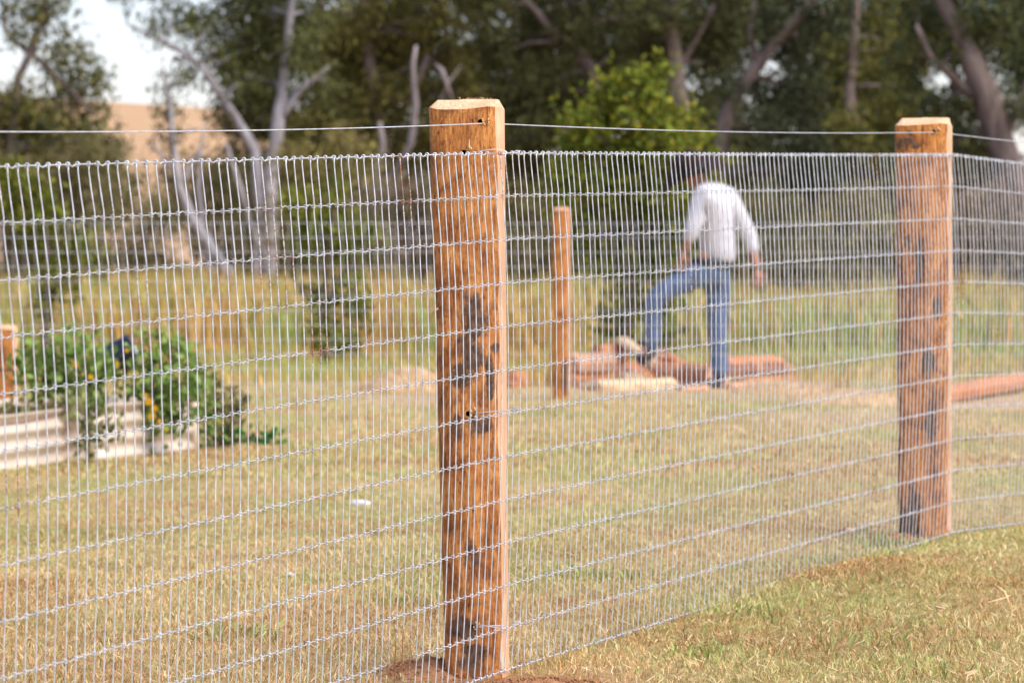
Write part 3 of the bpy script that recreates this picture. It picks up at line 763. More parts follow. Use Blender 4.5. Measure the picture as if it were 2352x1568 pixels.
tree('eucalyptus_tree', 'bushy olive eucalypt filling the gap left of the farther post', 'tree', 90,
     [[(1965, 712, .2), (1960, 420, .17), (1950, 200, .12), (1965, 40, .08), (1975, -150, .05)]],
     up_more([(1930, 130, 75, 60), (1990, 60, 80, 60), (1920, 210, 80, 60), (2000, 170, 75, 60), (1950, 300, 80, 60), (2020, 280, 70, 60), (1960, 390, 80, 55), (2030, 390, 70, 50), (2070, 100, 65, 60), (2000, 470, 70, 45), (2090, 220, 55, 60)], 100, 7),
     .17, .048, OL, M['bark'], EG, 540, (.15, 14), .5, 108, hue=(.06, .09, .03))
tree('eucalyptus_tree', 'stout leaning eucalypt trunk at the far right behind the farther post', 'tree', 78,
     [[(2345, 730, .27), (2325, 420, .25), (2275, 250, .25), (2235, 145, .22), (2205, 80, .15), (2164, 0, .13), (2130, -120, .09), (2110, -260, .06)], [(2275, 250, .11), (2205, 190, .08), (2140, 135, .06), (2105, 60, .04)], [(2300, 330, .09), (2340, 250, .07), (2385, 120, .06)]],
     up_more([(2120, 50, 65, 60), (2090, 150, 50, 60), (2160, 250, 55, 55), (2120, 330, 60, 50), (2280, 40, 70, 60), (2340, 60, 70, 60), (2340, 150, 60, 55), (2290, 130, 40, 40), (2390, 200, 60, 60), (2350, 250, 50, 40), (2180, 120, 40, 36), (2200, 330, 50, 40), (2260, 30, 60, 40)], 100, 8),
     .17, .048, OD * 1.1, M['bark'], EG, 560, (.15, 14), .5, 109, hue=(.05, .085, .05))
# second row, seen only through gaps
for k, (cx, lab, ww) in enumerate([(740, 'far dark tree showing through gaps beside the white gum', 190), (1120, 'far dark tree behind the near post top', 200), (1480, 'far dark tree behind the citrus tree', 210),
                              (1850, 'far dark tree deep behind the man', 220), (2200, 'far dark tree behind the farther post', 200)]):
    r2 = random.Random(40 + k)
    cl = [(cx + r2.uniform(-ww, ww), r2.uniform(60, 640), r2.uniform(60, 95), r2.uniform(45, 70)) for _ in range(44)] + [(cx + r2.uniform(-ww, ww), r2.uniform(-260, 60), 80, 70) for _ in range(16)]
    tree('eucalyptus_tree', lab, 'tree', 112 + 3 * (k % 2), [[(cx, 690, .22), (cx + 10, 400, .18), (cx - 10, 150, .12), (cx, -100, .06)]], cl, .21, .062, OD * .8, M['bark'], 'far trees behind the eucalypts', 400, (.2, 12), .5, 140 + k, hue=(.07, .075, .03))
def copy_tree(src, dx, dy, label, rz):
    r = src.copy(); COL.objects.link(r); r.location = src.location + Vector((dx, dy, 0)); r.rotation_euler = (0, 0, rz); r['label'] = label
    for ch in src.children:
        c = ch.copy(); COL.objects.link(c); c.parent = r
TR = [o for o in COL.objects if o.name.startswith('eucalyptus_tree') and o.parent is None]
copy_tree(TR[5], -17.5, 2, 'eucalypt just past the left edge of the view', .9); copy_tree(TR[7], -22, 4, 'second eucalypt past the left edge of the view', 2.1)
copy_tree(TR[3], 15.5, 0, 'eucalypt just past the right edge of the view', .8); copy_tree(TR[5], 14, 3, 'second eucalypt past the right edge of the view', 2.4)
# understory shrubs
SH = [(40, 470, 85, 'dark shrub at the far left above the garden', OD), (230, 430, 60, 'dark shrub below the leftmost eucalypt', OD), (330, 520, 80, 'dark shrub left of the leaning gum', OD), (470, 440, 60, 'dark shrub between the leaning gum and white gum', OD),
      (500, 580, 75, 'dark low shrub under the leaning gum', OD), (720, 440, 75, 'olive shrub right of the white gum', OL), (960, 480, 70, 'dry grey-brown shrub left of the near post', np.array((.17, .135, .105))),
      (1230, 520, 80, 'dark shrub close right of the near post', OD), (1350, 610, 90, 'dark shrub low behind the slim back post', OD * .8), (1590, 560, 90, 'dark shrub behind the man', OD * .8), (1760, 560, 90, 'dark shrub right of the man', OD), (1900, 560, 90, 'dark brown shrub between the man and the farther post', np.array((.075, .058, .038))),
      (2030, 540, 80, 'olive shrub just left of the farther post', OL), (2260, 500, 75, 'dry pinkish shrub right of the farther post', np.array((.20, .145, .105))),
      (70, 350, 80, 'olive bush below the fork of the leftmost eucalypt', OL), (170, 400, 75, 'brown-green bush right of the leftmost trunk', OD), (90, 580, 70, 'dark low bush behind the left young citrus', OD), (590, 470, 65, 'dark bush behind the white gum trunks', OD),
      (640, 610, 65, 'dark low bush at the foot of the white gum', OD), (850, 560, 80, 'dark bush behind the sparse citrus tree', OD), (820, 400, 70, 'olive bush in front of the broad eucalypt', OL), (1120, 480, 70, 'dark bush hidden partly by the near post', OD),
      (1480, 650, 70, 'dark low bush behind the raised knee of the man', OD), (1700, 640, 75, 'dark low bush behind the back of the man', OD), (1850, 650, 75, 'dark low bush well right of the man', OD), (2000, 640, 75, 'dark low bush left of the farther post', OD),
      (2150, 560, 80, 'dark bush behind the farther post', OD), (2330, 600, 75, 'brown bush at the far right edge', np.array((.10, .08, .05)))]
for k, (cx, cy, rr, lab, c) in enumerate(SH):
    r2 = random.Random(70 + k); Y = (88 + 4 * (k % 3)) if 250 < cx < 700 else 72 + 5 * (k % 3)
    cl = [(cx + r2.gauss(0, rr * .8), cy + r2.uniform(-rr * 1.1, rr * 1.7), rr * .62, rr * .52) for _ in range(18)]
    tree('shrub', lab, 'shrub', Y, [[(cx, 599 + .953 * F / Y, .05), (cx + 5, cy + 40, .04), (cx - 8, cy - 30, .02)], [(cx + 3, 700, .04), (cx + 40, cy, .015)], [(cx - 3, 700, .04), (cx - 45, cy, .015)]], cl, .13, .04, c * 1.45, M['stem'], 'shrubs under the eucalypts', 430, (.12, 12), .2, 170 + k, hue=(.26, .19, .10))

# citrus trees inside the paddock
tree('citrus_tree', 'bright yellow-green citrus tree behind the slim back post and the man', 'tree', 43,
     [[(1440, 836, .05), (1445, 640, .045), (1450, 430, .03), (1455, 260, .015)], [(1445, 640, .03), (1370, 480, .02), (1340, 380, .01)], [(1447, 600, .03), (1530, 470, .02), (1570, 360, .01)]],
     [(1440, 190, 48, 38), (1500, 172, 40, 36), (1535, 165, 22, 20), (1375, 215, 38, 36), (1400, 275, 62, 50), (1490, 260, 65, 55), (1330, 285, 42, 42), (1560, 285, 45, 45), (1320, 345, 50, 45), (1430, 350, 80, 60), (1530, 350, 75, 55), (1600, 340, 40, 36), (1340, 420, 70, 50), (1450, 440, 85, 60), (1560, 440, 65, 50), (1290, 470, 45, 40), (1380, 520, 80, 55), (1490, 530, 80, 55), (1420, 600, 70, 50), (1340, 580, 45, 40), (1500, 620, 60, 45), (1440, 690, 60, 40), (1530, 700, 40, 40), (1420, 760, 50, 40), (1520, 770, 40, 30), (1610, 395, 48, 40), (1600, 460, 46, 40), (1570, 530, 50, 40), (1560, 600, 45, 40), (1640, 360, 26, 24), (1290, 390, 40, 40)],
     .085, .042, np.array((.115, .155, .022)), M['stem'], 'citrus trees', 1700, (.07, 9), .1, 201, hue=(.30, .27, .03), var=.32, dz=.8)
tree('citrus_tree', 'sparse young citrus tree between the white gum and near post', 'tree', 42.5,
     [[(745, 840, .04), (742, 730, .035), (750, 600, .025), (770, 480, .012)], [(742, 740, .02), (690, 660, .015), (655, 600, .006)], [(745, 700, .02), (820, 580, .015), (850, 520, .006)]],
     [(680, 470, 30, 30), (720, 510, 40, 30), (700, 560, 36, 30), (770, 500, 34, 28), (800, 540, 36, 26), (850, 520, 30, 24), (760, 570, 40, 26), (745, 760, 46, 34), (790, 790, 38, 30), (735, 690, 36, 40), (800, 660, 30, 40), (770, 440, 26, 24), (820, 720, 26, 40)],
     .085, .042, np.array((.13, .16, .022)), M['stem'], 'citrus trees', 2000, (.07, 8), .1, 202, hue=(.24, .23, .03), dz=.7)
tree('citrus_tree', 'sparse young citrus tree at the left above the garden beds', 'tree', 42.5,
     [[(105, 840, .035), (108, 700, .03), (110, 560, .02), (95, 440, .01)], [(108, 690, .02), (170, 600, .012), (220, 570, .006)]],
     [(80, 440, 40, 34), (30, 470, 40, 36), (120, 500, 40, 30), (70, 540, 40, 30), (170, 580, 40, 30), (215, 600, 34, 26), (120, 610, 36, 30), (100, 680, 30, 40), (190, 540, 26, 22), (20, 400, 40, 36), (150, 660, 26, 30)],
     .085, .042, np.array((.12, .15, .022)), M['stem'], 'citrus trees', 2000, (.07, 8), .1, 203, hue=(.28, .25, .03), dz=.7)

# garden plants
def bush(name, label, Y, clumps, colr, flowers, seed, leaf=(.05, .032), per=2300, group='leafy plants in the garden beds', hue=(.27, .36, .10), base=None):
    s = F / Y
    bx = clumps[0][0]; root_p = P(base[0], base[1], Y) if base else P(bx, 599 + .9 * s, Y)
    root = empty(name, root_p); tag(root, label, 'plant', group); off = Vector(root.location); r2 = random.Random(seed)
    mb = MB(); cl = []
    for q in clumps:
        c = P(q[0], q[1], Y + r2.uniform(-.1, .1)) - off; cl.append((c, q[2] / s, q[2] / s * .9, q[3] / s))
        mb.tube([Vector((r2.gauss(0, .03), r2.gauss(0, .03), -.02)), c * .5 + Vector((0, 0, .03)), c], [.006, .005, .002], 5)
    mb.build('stem', M['stem'], root)
    pts = clump_points(cl, per, (.035, 8), seed, Y)
    V, Fq, C = leaf_mesh(pts, leaf[0], leaf[1], colr, .3, .1, seed, hue=hue)
    link('foliage', mesh_np('foliage', V, Fq, C), M['leaf'], root)
    for (px, py, rr) in flowers:
        c = np.array(P(px, py, Y - .22) - off); f = MB()
        for k in range(14):
            a = k * 2.4; d_ = np.array((math.cos(a), -.5, math.sin(a))) * rr * (.35 + .65 * (k / 14))
            t_ = np.cross(d_, (0, 1, 0)); t_ = t_ / (np.linalg.norm(t_) + 1e-9) * rr * .35
            f.add([c, c + d_ * .7 + t_, c + d_ + np.array((0, .01, 0)), c + d_ * .7 - t_], np.array([[0, 1, 2, 3]]), (.75, .42, .02))
        f.build('flower', M['grass'], root, False)
    return root
GR = np.array((.165, .26, .055))
bush('flowering_bush', 'green leafy bush with small yellow flowers in the left garden bed', 22.9,
     [(150, 860, 70, 60), (90, 810, 50, 45), (200, 820, 55, 50), (120, 900, 60, 50), (210, 890, 55, 50), (60, 860, 40, 60), (160, 780, 40, 30), (250, 850, 40, 60), (90, 920, 30, 24), (180, 930, 40, 24)],
     GR, [(173, 838, .02), (207, 866, .018), (268, 836, .015)], 301, base=(150, 960))
bush('flowering_bush', 'taller green bush with a yellow-orange flower cluster spilling over the second bed', 23.0,
     [(370, 830, 60, 55), (400, 790, 45, 40), (330, 870, 50, 50), (420, 860, 55, 50), (380, 910, 60, 55), (450, 910, 50, 50), (350, 960, 40, 40), (400, 970, 40, 36), (340, 800, 30, 30), (480, 940, 36, 40), (310, 920, 26, 50)],
     GR * .95, [(342, 922, .026), (354, 938, .022), (349, 955, .024), (366, 968, .016), (380, 985, .012), (290, 805, .014), (333, 908, .016)], 302, base=(390, 965))
bush('ground_cover_plant', 'pale green ground cover along the top of the left garden bed', 22.4,
     [(20, 945, 40, 16), (70, 938, 40, 14), (120, 932, 36, 14), (165, 926, 30, 13), (-30, 955, 40, 18), (60, 955, 26, 10)],
     np.array((.22, .24, .08)), [], 306, hue=(.42, .36, .16), base=(70, 950))
bush('trailing_plant', 'olive plant hanging down over the corner between the two beds', 22.0,
     [(215, 950, 24, 30), (210, 990, 26, 26), (225, 925, 26, 30), (250, 970, 14, 30), (205, 1020, 10, 16)],
     np.array((.10, .15, .035)), [], 303, hue=(.30, .26, .12), base=(215, 935))
bush('dry_seed_plant', 'brownish-green spindly plant at the right end of the second bed', 23.9,
     [(505, 900, 30, 30), (525, 950, 36, 36), (500, 960, 30, 30), (545, 920, 24, 30), (310, 930, 20, 60)],
     np.array((.14, .13, .055)), [(508, 968, .02)], 304, hue=(.22, .17, .08), base=(515, 1015), group=None)
bush('parsley_plant', 'dark green curly herb on the lawn at the end of the garden beds', 24.2,
     [(485, 1000, 40, 26), (520, 985, 40, 34), (545, 1005, 28, 20), (500, 1015, 40, 14), (590, 1016, 34, 7), (640, 1020, 26, 5), (620, 1010, 10, 6)],
     np.array((.035, .13, .028)), [], 305, leaf=(.035, .03), per=2600, hue=(.05, .24, .04), base=(510, 1018), group=None)

# navy bucket behind the bushes
def bucket():
    c = P(228, 835, 23.6); root = empty('bucket', c); tag(root, 'small dark navy bucket lying on its side behind the green bush', 'bucket')
    prof = [(0, 0), (.062, 0), (.066, .004), (.082, .17), (.086, .17), (.086, .178), (.078, .178), (.063, .012), (0, .012)]
    V = []; n_ = 20
    for r_, z in prof:
        for k in range(n_): a = 2 * math.pi * k / n_; V.append((r_ * math.cos(a), r_ * math.sin(a), z))
    i, j = np.meshgrid(np.arange(len(prof) - 1), np.arange(n_), indexing='ij'); i = i.ravel(); j = j.ravel(); j2 = (j + 1) % n_
    me = mesh_np('shell', V, np.stack([i * n_ + j, i * n_ + j2, (i + 1) * n_ + j2, (i + 1) * n_ + j], 1), None, True)
    R = Matrix.Rotation(.5, 4, 'Z') @ Matrix.Rotation(math.radians(70), 4, 'Y')
    o = link('shell', me, mat_plain('navy_plastic', (.018, .024, .050), .4, .5), root); o.matrix_local = R
    mb = MB(); mb.tube([R @ Vector((.09 * math.cos(a), .09 * math.sin(a), .172)) for a in np.linspace(-2.0, 1.6, 22)], .008, 7); mb.build('rim_band', mat_plain('grey_band', (.42, .44, .50), .5, .4), root)
    mb = MB(); mb.tube([P(288, 870, 23.7) - c, P(291, 820, 23.7) - c, P(292, 768, 23.7) - c], [.012, .014, .012], 7); 
    o2 = mb.build('garden_stake', mat_plain('dark_stake', (.05, .05, .07), .7)); o2.location = c
    tag(o2, 'thin dark upright stake between the two green bushes', 'stake')
bucket()

# ------------------------------------------------------------------ grass
def blades(x, y, h, w, col, lean, seed, z=None):
    r2 = np.random.default_rng(seed); N = len(x)
    z0 = ground_z(x, y) - .004 if z is None else z
    a = r2.uniform(0, 2 * math.pi, N); ca, sa = np.cos(a), np.sin(a)
    th = r2.uniform(0, 2 * math.pi, N); wx, wy = np.cos(th) * w / 2, np.sin(th) * w / 2
    b = np.stack([x, y, z0], 1); side = np.stack([wx, wy, 0 * wx], 1)
    ln = (lean * h)[:, None] * np.stack([ca, sa, 0 * ca], 1)
    up1 = np.stack([0 * h, 0 * h, h * .62], 1); up2 = np.stack([0 * h, 0 * h, h * (1 - .35 * np.clip(lean, 0, 1.2) ** 1.5)], 1)
    V = np.stack([b - side, b + side, b + side * .75 + ln * .35 + up1, b - side * .75 + ln * .35 + up1, b + ln + up2], 1).reshape(-1, 3)
    k = np.arange(N)[:, None] * 5
    return V, [k + np.array([[0, 1, 2, 3]]), k + np.array([[3, 2, 4]])], np.repeat(col, 5, axis=0)
def grass_cols(x, y, seed, gboost=0.0):
    r2 = np.random.default_rng(seed); N = len(x)
    g = green_amt(x, y) * .85 + gboost; pick = r2.random(N)
    thatch = np.array([(.50, .27, .11), (.62, .37, .16), (.40, .20, .085)])
    pal_d = np.array([(.76, .53, .26), (.66, .42, .19), (.82, .63, .36), (.56, .34, .15), (.70, .52, .22), (.46, .26, .10), (.62, .33, .12)])
    pal_g = np.array([(.45, .44, .14), (.55, .50, .19), (.34, .38, .11), (.63, .55, .24)])
    cd = pal_d[r2.integers(0, len(pal_d), N)]; cg = pal_g[r2.integers(0, len(pal_g), N)]
    gm = (pick < (.20 + .56 * g + .20 * sstep(12, 17, y)))[:, None]
    tm = (r2.random(N) < sstep(.46, .64, fnoise(x * 2.1, y * 1.2, 91)) * .85)[:, None]
    cd = np.where(tm, thatch[r2.integers(0, 3, N)], cd)
    c = np.where(gm & ~(tm & (pick > .15)[:, None]), cg, cd) * r2.uniform(.75, 1.2, N)[:, None]
    return np.clip(c, 0, .9)
def scatter(n, y0, y1, seed, marg=.9, p=1.6):
    r2 = np.random.default_rng(seed); u = r2.random(n)
    y = 1 / ((1 / y0 ** p) * (1 - u) + (1 / y1 ** p) * u) ** (1 / p)
    half = y * .1125 + marg; x = r2.uniform(-1, 1, n) * half
    keep = r2.random(n) > dirt_amt(x, y) * .93
    return x[keep], y[keep], r2
def lawn(name, n, y0, y1, hh, ww, seed, lean=(.4, 1.6)):
    x, y, r2 = scatter(n, y0, y1, seed, .9 if y0 < 20 else 2.0)
    tuft = .55 + .9 * fnoise(x * 7, y * 7, 31) 
    h = hh * r2.uniform(.5, 1.3, len(x)) * tuft; w = ww * r2.uniform(.7, 1.3, len(x)) * (y / y0) ** .5
    return blades(x, y, h, w, grass_cols(x, y, seed + 1), r2.uniform(*lean, len(x)), seed + 2)
def join_blades(parts, name, label):
    V = np.concatenate([p[0] for p in parts]); C = np.concatenate([p[2] for p in parts]); q = []; t = []; o = 0
    for p in parts: q.append(p[1][0] + o); t.append(p[1][1] + o); o += len(p[0])
    ob = link(name, mesh_np(name, V, [np.concatenate(q), np.concatenate(t)], C), M['grass']); tag(ob, label, 'grass', kind='stuff'); return ob
g1 = lawn('a', 185000, 8.3, 13.5, .027, .0021, 501)
g2 = lawn('b', 115000, 13.0, 21, .022, .0028, 502)
g3 = lawn('c', 66000, 20.5, 34, .026, .0072, 503)
x, y, r2 = scatter(26000, 8.3, 22, 504)                      # dead clippings lying flat
N = len(x); hh = r2.uniform(.03, .09, N); c = np.array((.72, .55, .30)) * r2.uniform(.6, 1.15, N)[:, None]
g4 = blades(x, y, np.full(N, .006) + hh * .12, r2.uniform(.002, .004, N), c, hh / (np.full(N, .006) + hh * .12), 505, ground_z(x, y) + .010)
r2 = np.random.default_rng(77); N = 5200                      # longer tufts left along the wire and the posts
yy = r2.uniform(8.4, 17.5, N); xx = fence_x(yy) + r2.normal(0, .05, N); k = r2.random(N) < sstep(.42, .7, fnoise(yy * 3.1, xx * 2, 66)) * (1 - dirt_amt(xx, yy)); xx = xx[k]; yy = yy[k]; N = len(xx)
g5 = blades(xx, yy, r2.uniform(.018, .048, N), np.full(N, .0024), grass_cols(xx, yy, 78, .25), r2.uniform(.1, .8, N), 79)
r2 = np.random.default_rng(87); pc = []; 
for (cx_, cy_, n_) in [(1.17, 14.62, 130), (1.02, 13.9, 90), (-.55, 10.4, 60), (.45, 11.3, 90), (.9, 11.6, 70), (1.0, 10.9, 60), (.25, 13.4, 90), (-.3, 12.6, 80), (-.7, 11.7, 80), (-.1, 14.4, 80), (.62, 12.2, 60)]:
    pc.append(np.stack([cx_ + r2.normal(0, .07, n_), cy_ + r2.normal(0, .11, n_)], 1))
pc = np.concatenate(pc); N = len(pc)                           # small green weeds
g6 = blades(pc[:, 0], pc[:, 1], r2.uniform(.02, .05, N), np.full(N, .006), np.array((.33, .38, .11)) * r2.uniform(.7, 1.3, N)[:, None], r2.uniform(.3, 1.4, N), 89)
join_blades([g1, g2, g3, g4, g5, g6], 'lawn_grass', 'short dry lawn, straw coloured with green patches')
# tall dry grass beyond the back fence
def tall(n, y0, y1, h0, h1, seed, pal, w0):
    x, y, r2 = scatter(n, y0, y1, seed, 5.5, .6)
    cl = fnoise(x * .6, y * .25, 61); k = r2.random(len(x)) < cl * 1.5; x = x[k]; y = y[k]; N = len(x)
    h = r2.uniform(h0, h1, N) * (.5 + fnoise(x * .5, y * .2, 62)); pal = np.array(pal); c = pal[r2.integers(0, len(pal), N)] * r2.uniform(.75, 1.2, N)[:, None]
    ga_ = green_amt(x, y)[:, None] * .85 * (r2.random((N, 1)) < .75); c = c * (1 - ga_) + np.array((.28, .42, .11)) * ga_
    return blades(x, y, h, np.full(N, w0) * (y / y0) ** .5, c, r2.uniform(.1, .6, N), seed + 1)
PT = [(.66, .37, .11), (.58, .30, .08), (.72, .45, .16), (.42, .25, .07), (.50, .36, .09)]
t1 = tall(48000, 35, 50, .06, .16, 601, PT, .015); t2 = tall(80000, 48, 100, .40, .85, 602, PT, .029)
join_blades([t1, t2], 'tall_grass', 'tall dry orange grass in the paddock beyond the back fence')

# straw heaps and soil mounds
def mound(name, label, cat, cx, cy, rx, ry, h, mat, seed, strands=0, kind=None, clods=0, group=None):
    n_ = 30; r2 = np.random.default_rng(seed); V = []
    for i in range(n_ + 1):
        for j in range(28):
            a = 2 * math.pi * j / 28; t = i / n_; x_ = cx + rx * t * math.cos(a); y_ = cy + ry * t * math.sin(a)
            z = h * (1 - t * t) ** 1.3 * (.6 + .8 * float(fnoise(x_ * 9 / max(rx, .2), y_ * 9 / max(ry, .2), seed))) + (float(fnoise(x_ * 40, y_ * 40, seed + 2, 2)) - .5) * .018 * (1 - t)
            V.append((x_, y_, float(ground_z(x_, y_)) + z - .012 * t))
    i, j = np.meshgrid(np.arange(n_), np.arange(28), indexing='ij'); i = i.ravel(); j = j.ravel(); j2 = (j + 1) % 28
    me = mesh_np(name, V, np.stack([i * 28 + j, i * 28 + j2, (i + 1) * 28 + j2, (i + 1) * 28 + j], 1), None, True)
    o = link(name, me, mat); tag(o, label, cat, group, kind)
    if strands:
        t = np.sqrt(r2.random(strands)) * .98; a = r2.uniform(0, 6.28, strands); xx = cx + rx * t * np.cos(a); yy = cy + ry * t * np.sin(a)
        zz = ground_z(xx, yy) + h * (1 - t * t) ** 1.3 * .95
        c = np.array((.70, .50, .28)) * r2.uniform(.6, 1.2, strands)[:, None]
        L_ = r2.uniform(.05, .18, strands)
        p = blades(xx, yy, L_ * .3, np.full(strands, .006), c, np.full(strands, 2.2), seed + 5, zz)
        ob = link('straw', mesh_np('straw', p[0], p[1], p[2]), M['grass'], o); tag(ob, kind='stuff')
    if clods:
        mb = MB()
        for k in range(clods):
            t = math.sqrt(r2.random()) * 1.05; a = r2.uniform(0, 6.28); x_ = cx + rx * t * math.cos(a); y_ = cy + ry * t * math.sin(a); rr = r2.uniform(.0015, .006)
            z = float(ground_z(x_, y_)) + h * max(0, 1 - t * t) ** 1.3 * .9
            d = r2.normal(size=(7, 3)); d /= np.linalg.norm(d, axis=1)[:, None]
            oc = np.array([(1, 0, 0), (-1, 0, 0), (0, 1, 0), (0, -1, 0), (0, 0, 1), (0, 0, -1)]) * rr * r2.uniform(.6, 1.3, (6, 1)) + (x_, y_, z)
            mb.add(oc, np.array([[0, 2, 4], [2, 1, 4], [1, 3, 4], [3, 0, 4], [2, 0, 5], [1, 2, 5], [3, 1, 5], [0, 3, 5]]))
        ob = mb.build('clods', M['soil'], o, False); tag(ob, kind='stuff')
    return o
strawm = mat_plain('matted_straw', (.55, .37, .19), .95, .1, .35, 25, .02)
q = P(1190, 1560, 10.72); mound('soil_mound', 'loose red-brown soil heaped at the right foot of the near post', 'soil', q.x + .06, 10.62, .17, .26, .020, M['soil'], 701, clods=420)
q = P(985, 1530, 10.9); mound('soil_mound', 'loose brown soil scattered left of the near post foot', 'soil', q.x, 10.98, .13, .2, .03, M['soil'], 702, clods=160)
q = P(2040, 1245, 14.9); mound('soil_mound', 'disturbed brown soil at the foot of the farther post', 'soil', q.x + .02, 14.85, .12, .2, .018, M['soil'], 703, clods=220)
q = at(940, 900); mound('straw_heap', 'tan heap of dry straw left of the near post', 'straw', q.x, q.y + .2, .42, .5, .16, strawm, 704, strands=1500)
q = at(1720, 905); mound('straw_heap', 'pale heap of dry straw by the standing boot of the man', 'straw', q.x + .25, q.y + .1, .42, .5, .08, strawm, 705, strands=1200)
q = at(1960, 925); mound('straw_heap', 'low straw heap left of the farther post', 'straw', q.x, q.y, .5, .6, .07, strawm, 706, strands=1000)

# ------------------------------------------------------------------ split logs
LOGS = 'split logs in the pile'
def log(label, a, b_, w, h, mats, seed, group=LOGS, name='split_log'):
    """a wedge-split log from a to b (world points of its underside centre line)"""
    if group == LOGS: h *= .9; w *= 1.1; a = Vector(a); b_ = Vector(b_); a.z *= .93; b_.z *= .93
    a = Vector(a); b_ = Vector(b_); root = empty(name, a); tag(root, label, 'log', group)
    d = (b_ - a); L = d.length; d.normalize(); side = d.cross(Vector((0, 0, 1))).normalized(); up = side.cross(d)
    r2 = np.random.default_rng(seed)
    sec = [(-.5, 0), (-.52, .35), (-.42, .72), (-.2, .95), (.08, 1.0), (.34, .86), (.5, .5), (.47, .05), (.2, -.02), (-.2, -.01)]
    V = []; n_ = 10
    for i in range(n_ + 1):
        for q, (s_, u_) in enumerate(sec):
            e = 1 + (float(vnoise(q * 1.1 + seed, i * .8, seed)) - .5) * .22
            p = d * (L * i / n_ + (r2.normal(0, .012) if i in (0, n_) else 0)) + side * (s_ * w * e) + up * (u_ * h * e); V.append(tuple(p))
    m_ = len(sec); fs = []; mi = []
    for i in range(n_):
        for q in range(m_):
            q2 = (q + 1) % m_; fs.append((i * m_ + q, i * m_ + q2, (i + 1) * m_ + q2, (i + 1) * m_ + q)); mi.append(0 if 1 <= q <= 6 else 1)
    me = bpy.data.meshes.new('log_body'); me.from_pydata(V, [], fs); me.polygons.foreach_set('material_index', mi)
    bm = bmesh.new(); bm.from_mesh(me); bmesh.ops.recalc_face_normals(bm, faces=bm.faces); bm.to_mesh(me); bm.free()
    for mm in mats[:2]: me.materials.append(mm)
    link('log_body', me, None, root)
    for i in (0, n_):
        me = bpy.data.meshes.new('cut_end'); ring = V[i * m_:(i + 1) * m_]; c = np.mean(ring, 0) 
        out = -d if i == 0 else d
        ring = [tuple(np.array(p) + np.array(out) * .002) for p in ring]
        me.from_pydata(ring + [tuple(c + np.array(out) * .004)], [], [(q, (q + 1) % m_, m_) for q in range(m_)]); link('cut_end', me, mats[2], root)
    return root
R_, K_, C_, D_ = M['redwood'], M['pinkwood'], M['creamwood'], M['darkwood']
def gp(px, Y, z): 
    x_ = (px - 1176) / F * Y; return Vector((x_, Y, z))
log('long dark red log lying lowest at the left of the pile', gp(1300, 35.2, .0), gp(1480, 36.0, .0), .20, .13, (R_, D_, K_), 1)
log('reddish squared log in the middle under the man', gp(1500, 35.9, .01), gp(1645, 35.4, .0), .22, .19, (R_, K_, K_), 2)
log('dark red log stretching right behind the standing leg', gp(1640, 36.6, .0), gp(1800, 37.4, .0), .2, .17, (D_, R_, K_), 3)
log('second dark red log on the right end of the pile', gp(1655, 37.6, .03), gp(1780, 38.2, .02), .2, .18, (R_, D_, K_), 4)
log('cream coloured peeled log lying in front of the pile', gp(1362, 34.3, .0), gp(1540, 34.9, .0), .17, .095, (C_, C_, C_), 5)
log('pale plank leaning up on the pile beside the raised boot', gp(1428, 36.45, .34), gp(1508, 35.75, .15), .10, .06, (C_, D_, K_), 6)
log('orange-red plank sloping down behind the raised leg', gp(1512, 36.15, .22), gp(1592, 36.7, .03), .16, .09, (R_, R_, K_), 7)
log('pinkish split chunk at the left end of the pile', gp(1306, 35.25, .115), gp(1392, 35.6, .12), .20, .16, (K_, R_, K_), 8)
log('orange split chunk topping the left of the pile', gp(1372, 36.4, .18), gp(1432, 36.5, .19), .17, .15, (R_, K_, R_), 9)
log('dark split log under the raised boot', gp(1425, 35.6, .0), gp(1535, 36.1, .0), .26, .17, (R_, D_, K_), 10)
log('long red log lying at the back of the pile', gp(1310, 36.3, .0), gp(1505, 36.6, .0), .22, .19, (R_, D_, K_), 15)
log('short cream log end before the raised boot', gp(1425, 35.0, .03), gp(1462, 35.15, .03), .12, .10, (C_, C_, C_), 11)
log('flat orange-brown board lying across the left of the pile', gp(1335, 34.75, .0), gp(1470, 35.05, .02), .11, .05, (R_, R_, K_), 16)
log('flat brown board poking out behind the right of the pile', gp(1700, 36.0, .0), gp(1815, 36.9, .0), .12, .06, (R_, D_, K_), 17)
log('narrow pale board on the bare dirt right of the pile', gp(1560, 34.4, .0), gp(1622, 34.5, .0), .08, .04, (K_, C_, C_), 18)
log('thin pink offcut lying right of the standing boot', gp(1670, 34.9, .0), gp(1790, 35.6, .0), .10, .05, (K_, R_, K_), 12)
log('small orange chunk just right of the near post', gp(1172, 35.0, .0), gp(1200, 35.2, .0), .12, .12, (R_, K_, R_), 13, None)
log('long orange beam lying on bare earth right of the farther post', gp(2120, 30.8, .0), gp(2560, 38.5, .05), .14, .115, (R_, R_, K_), 14, None, 'timber_beam')

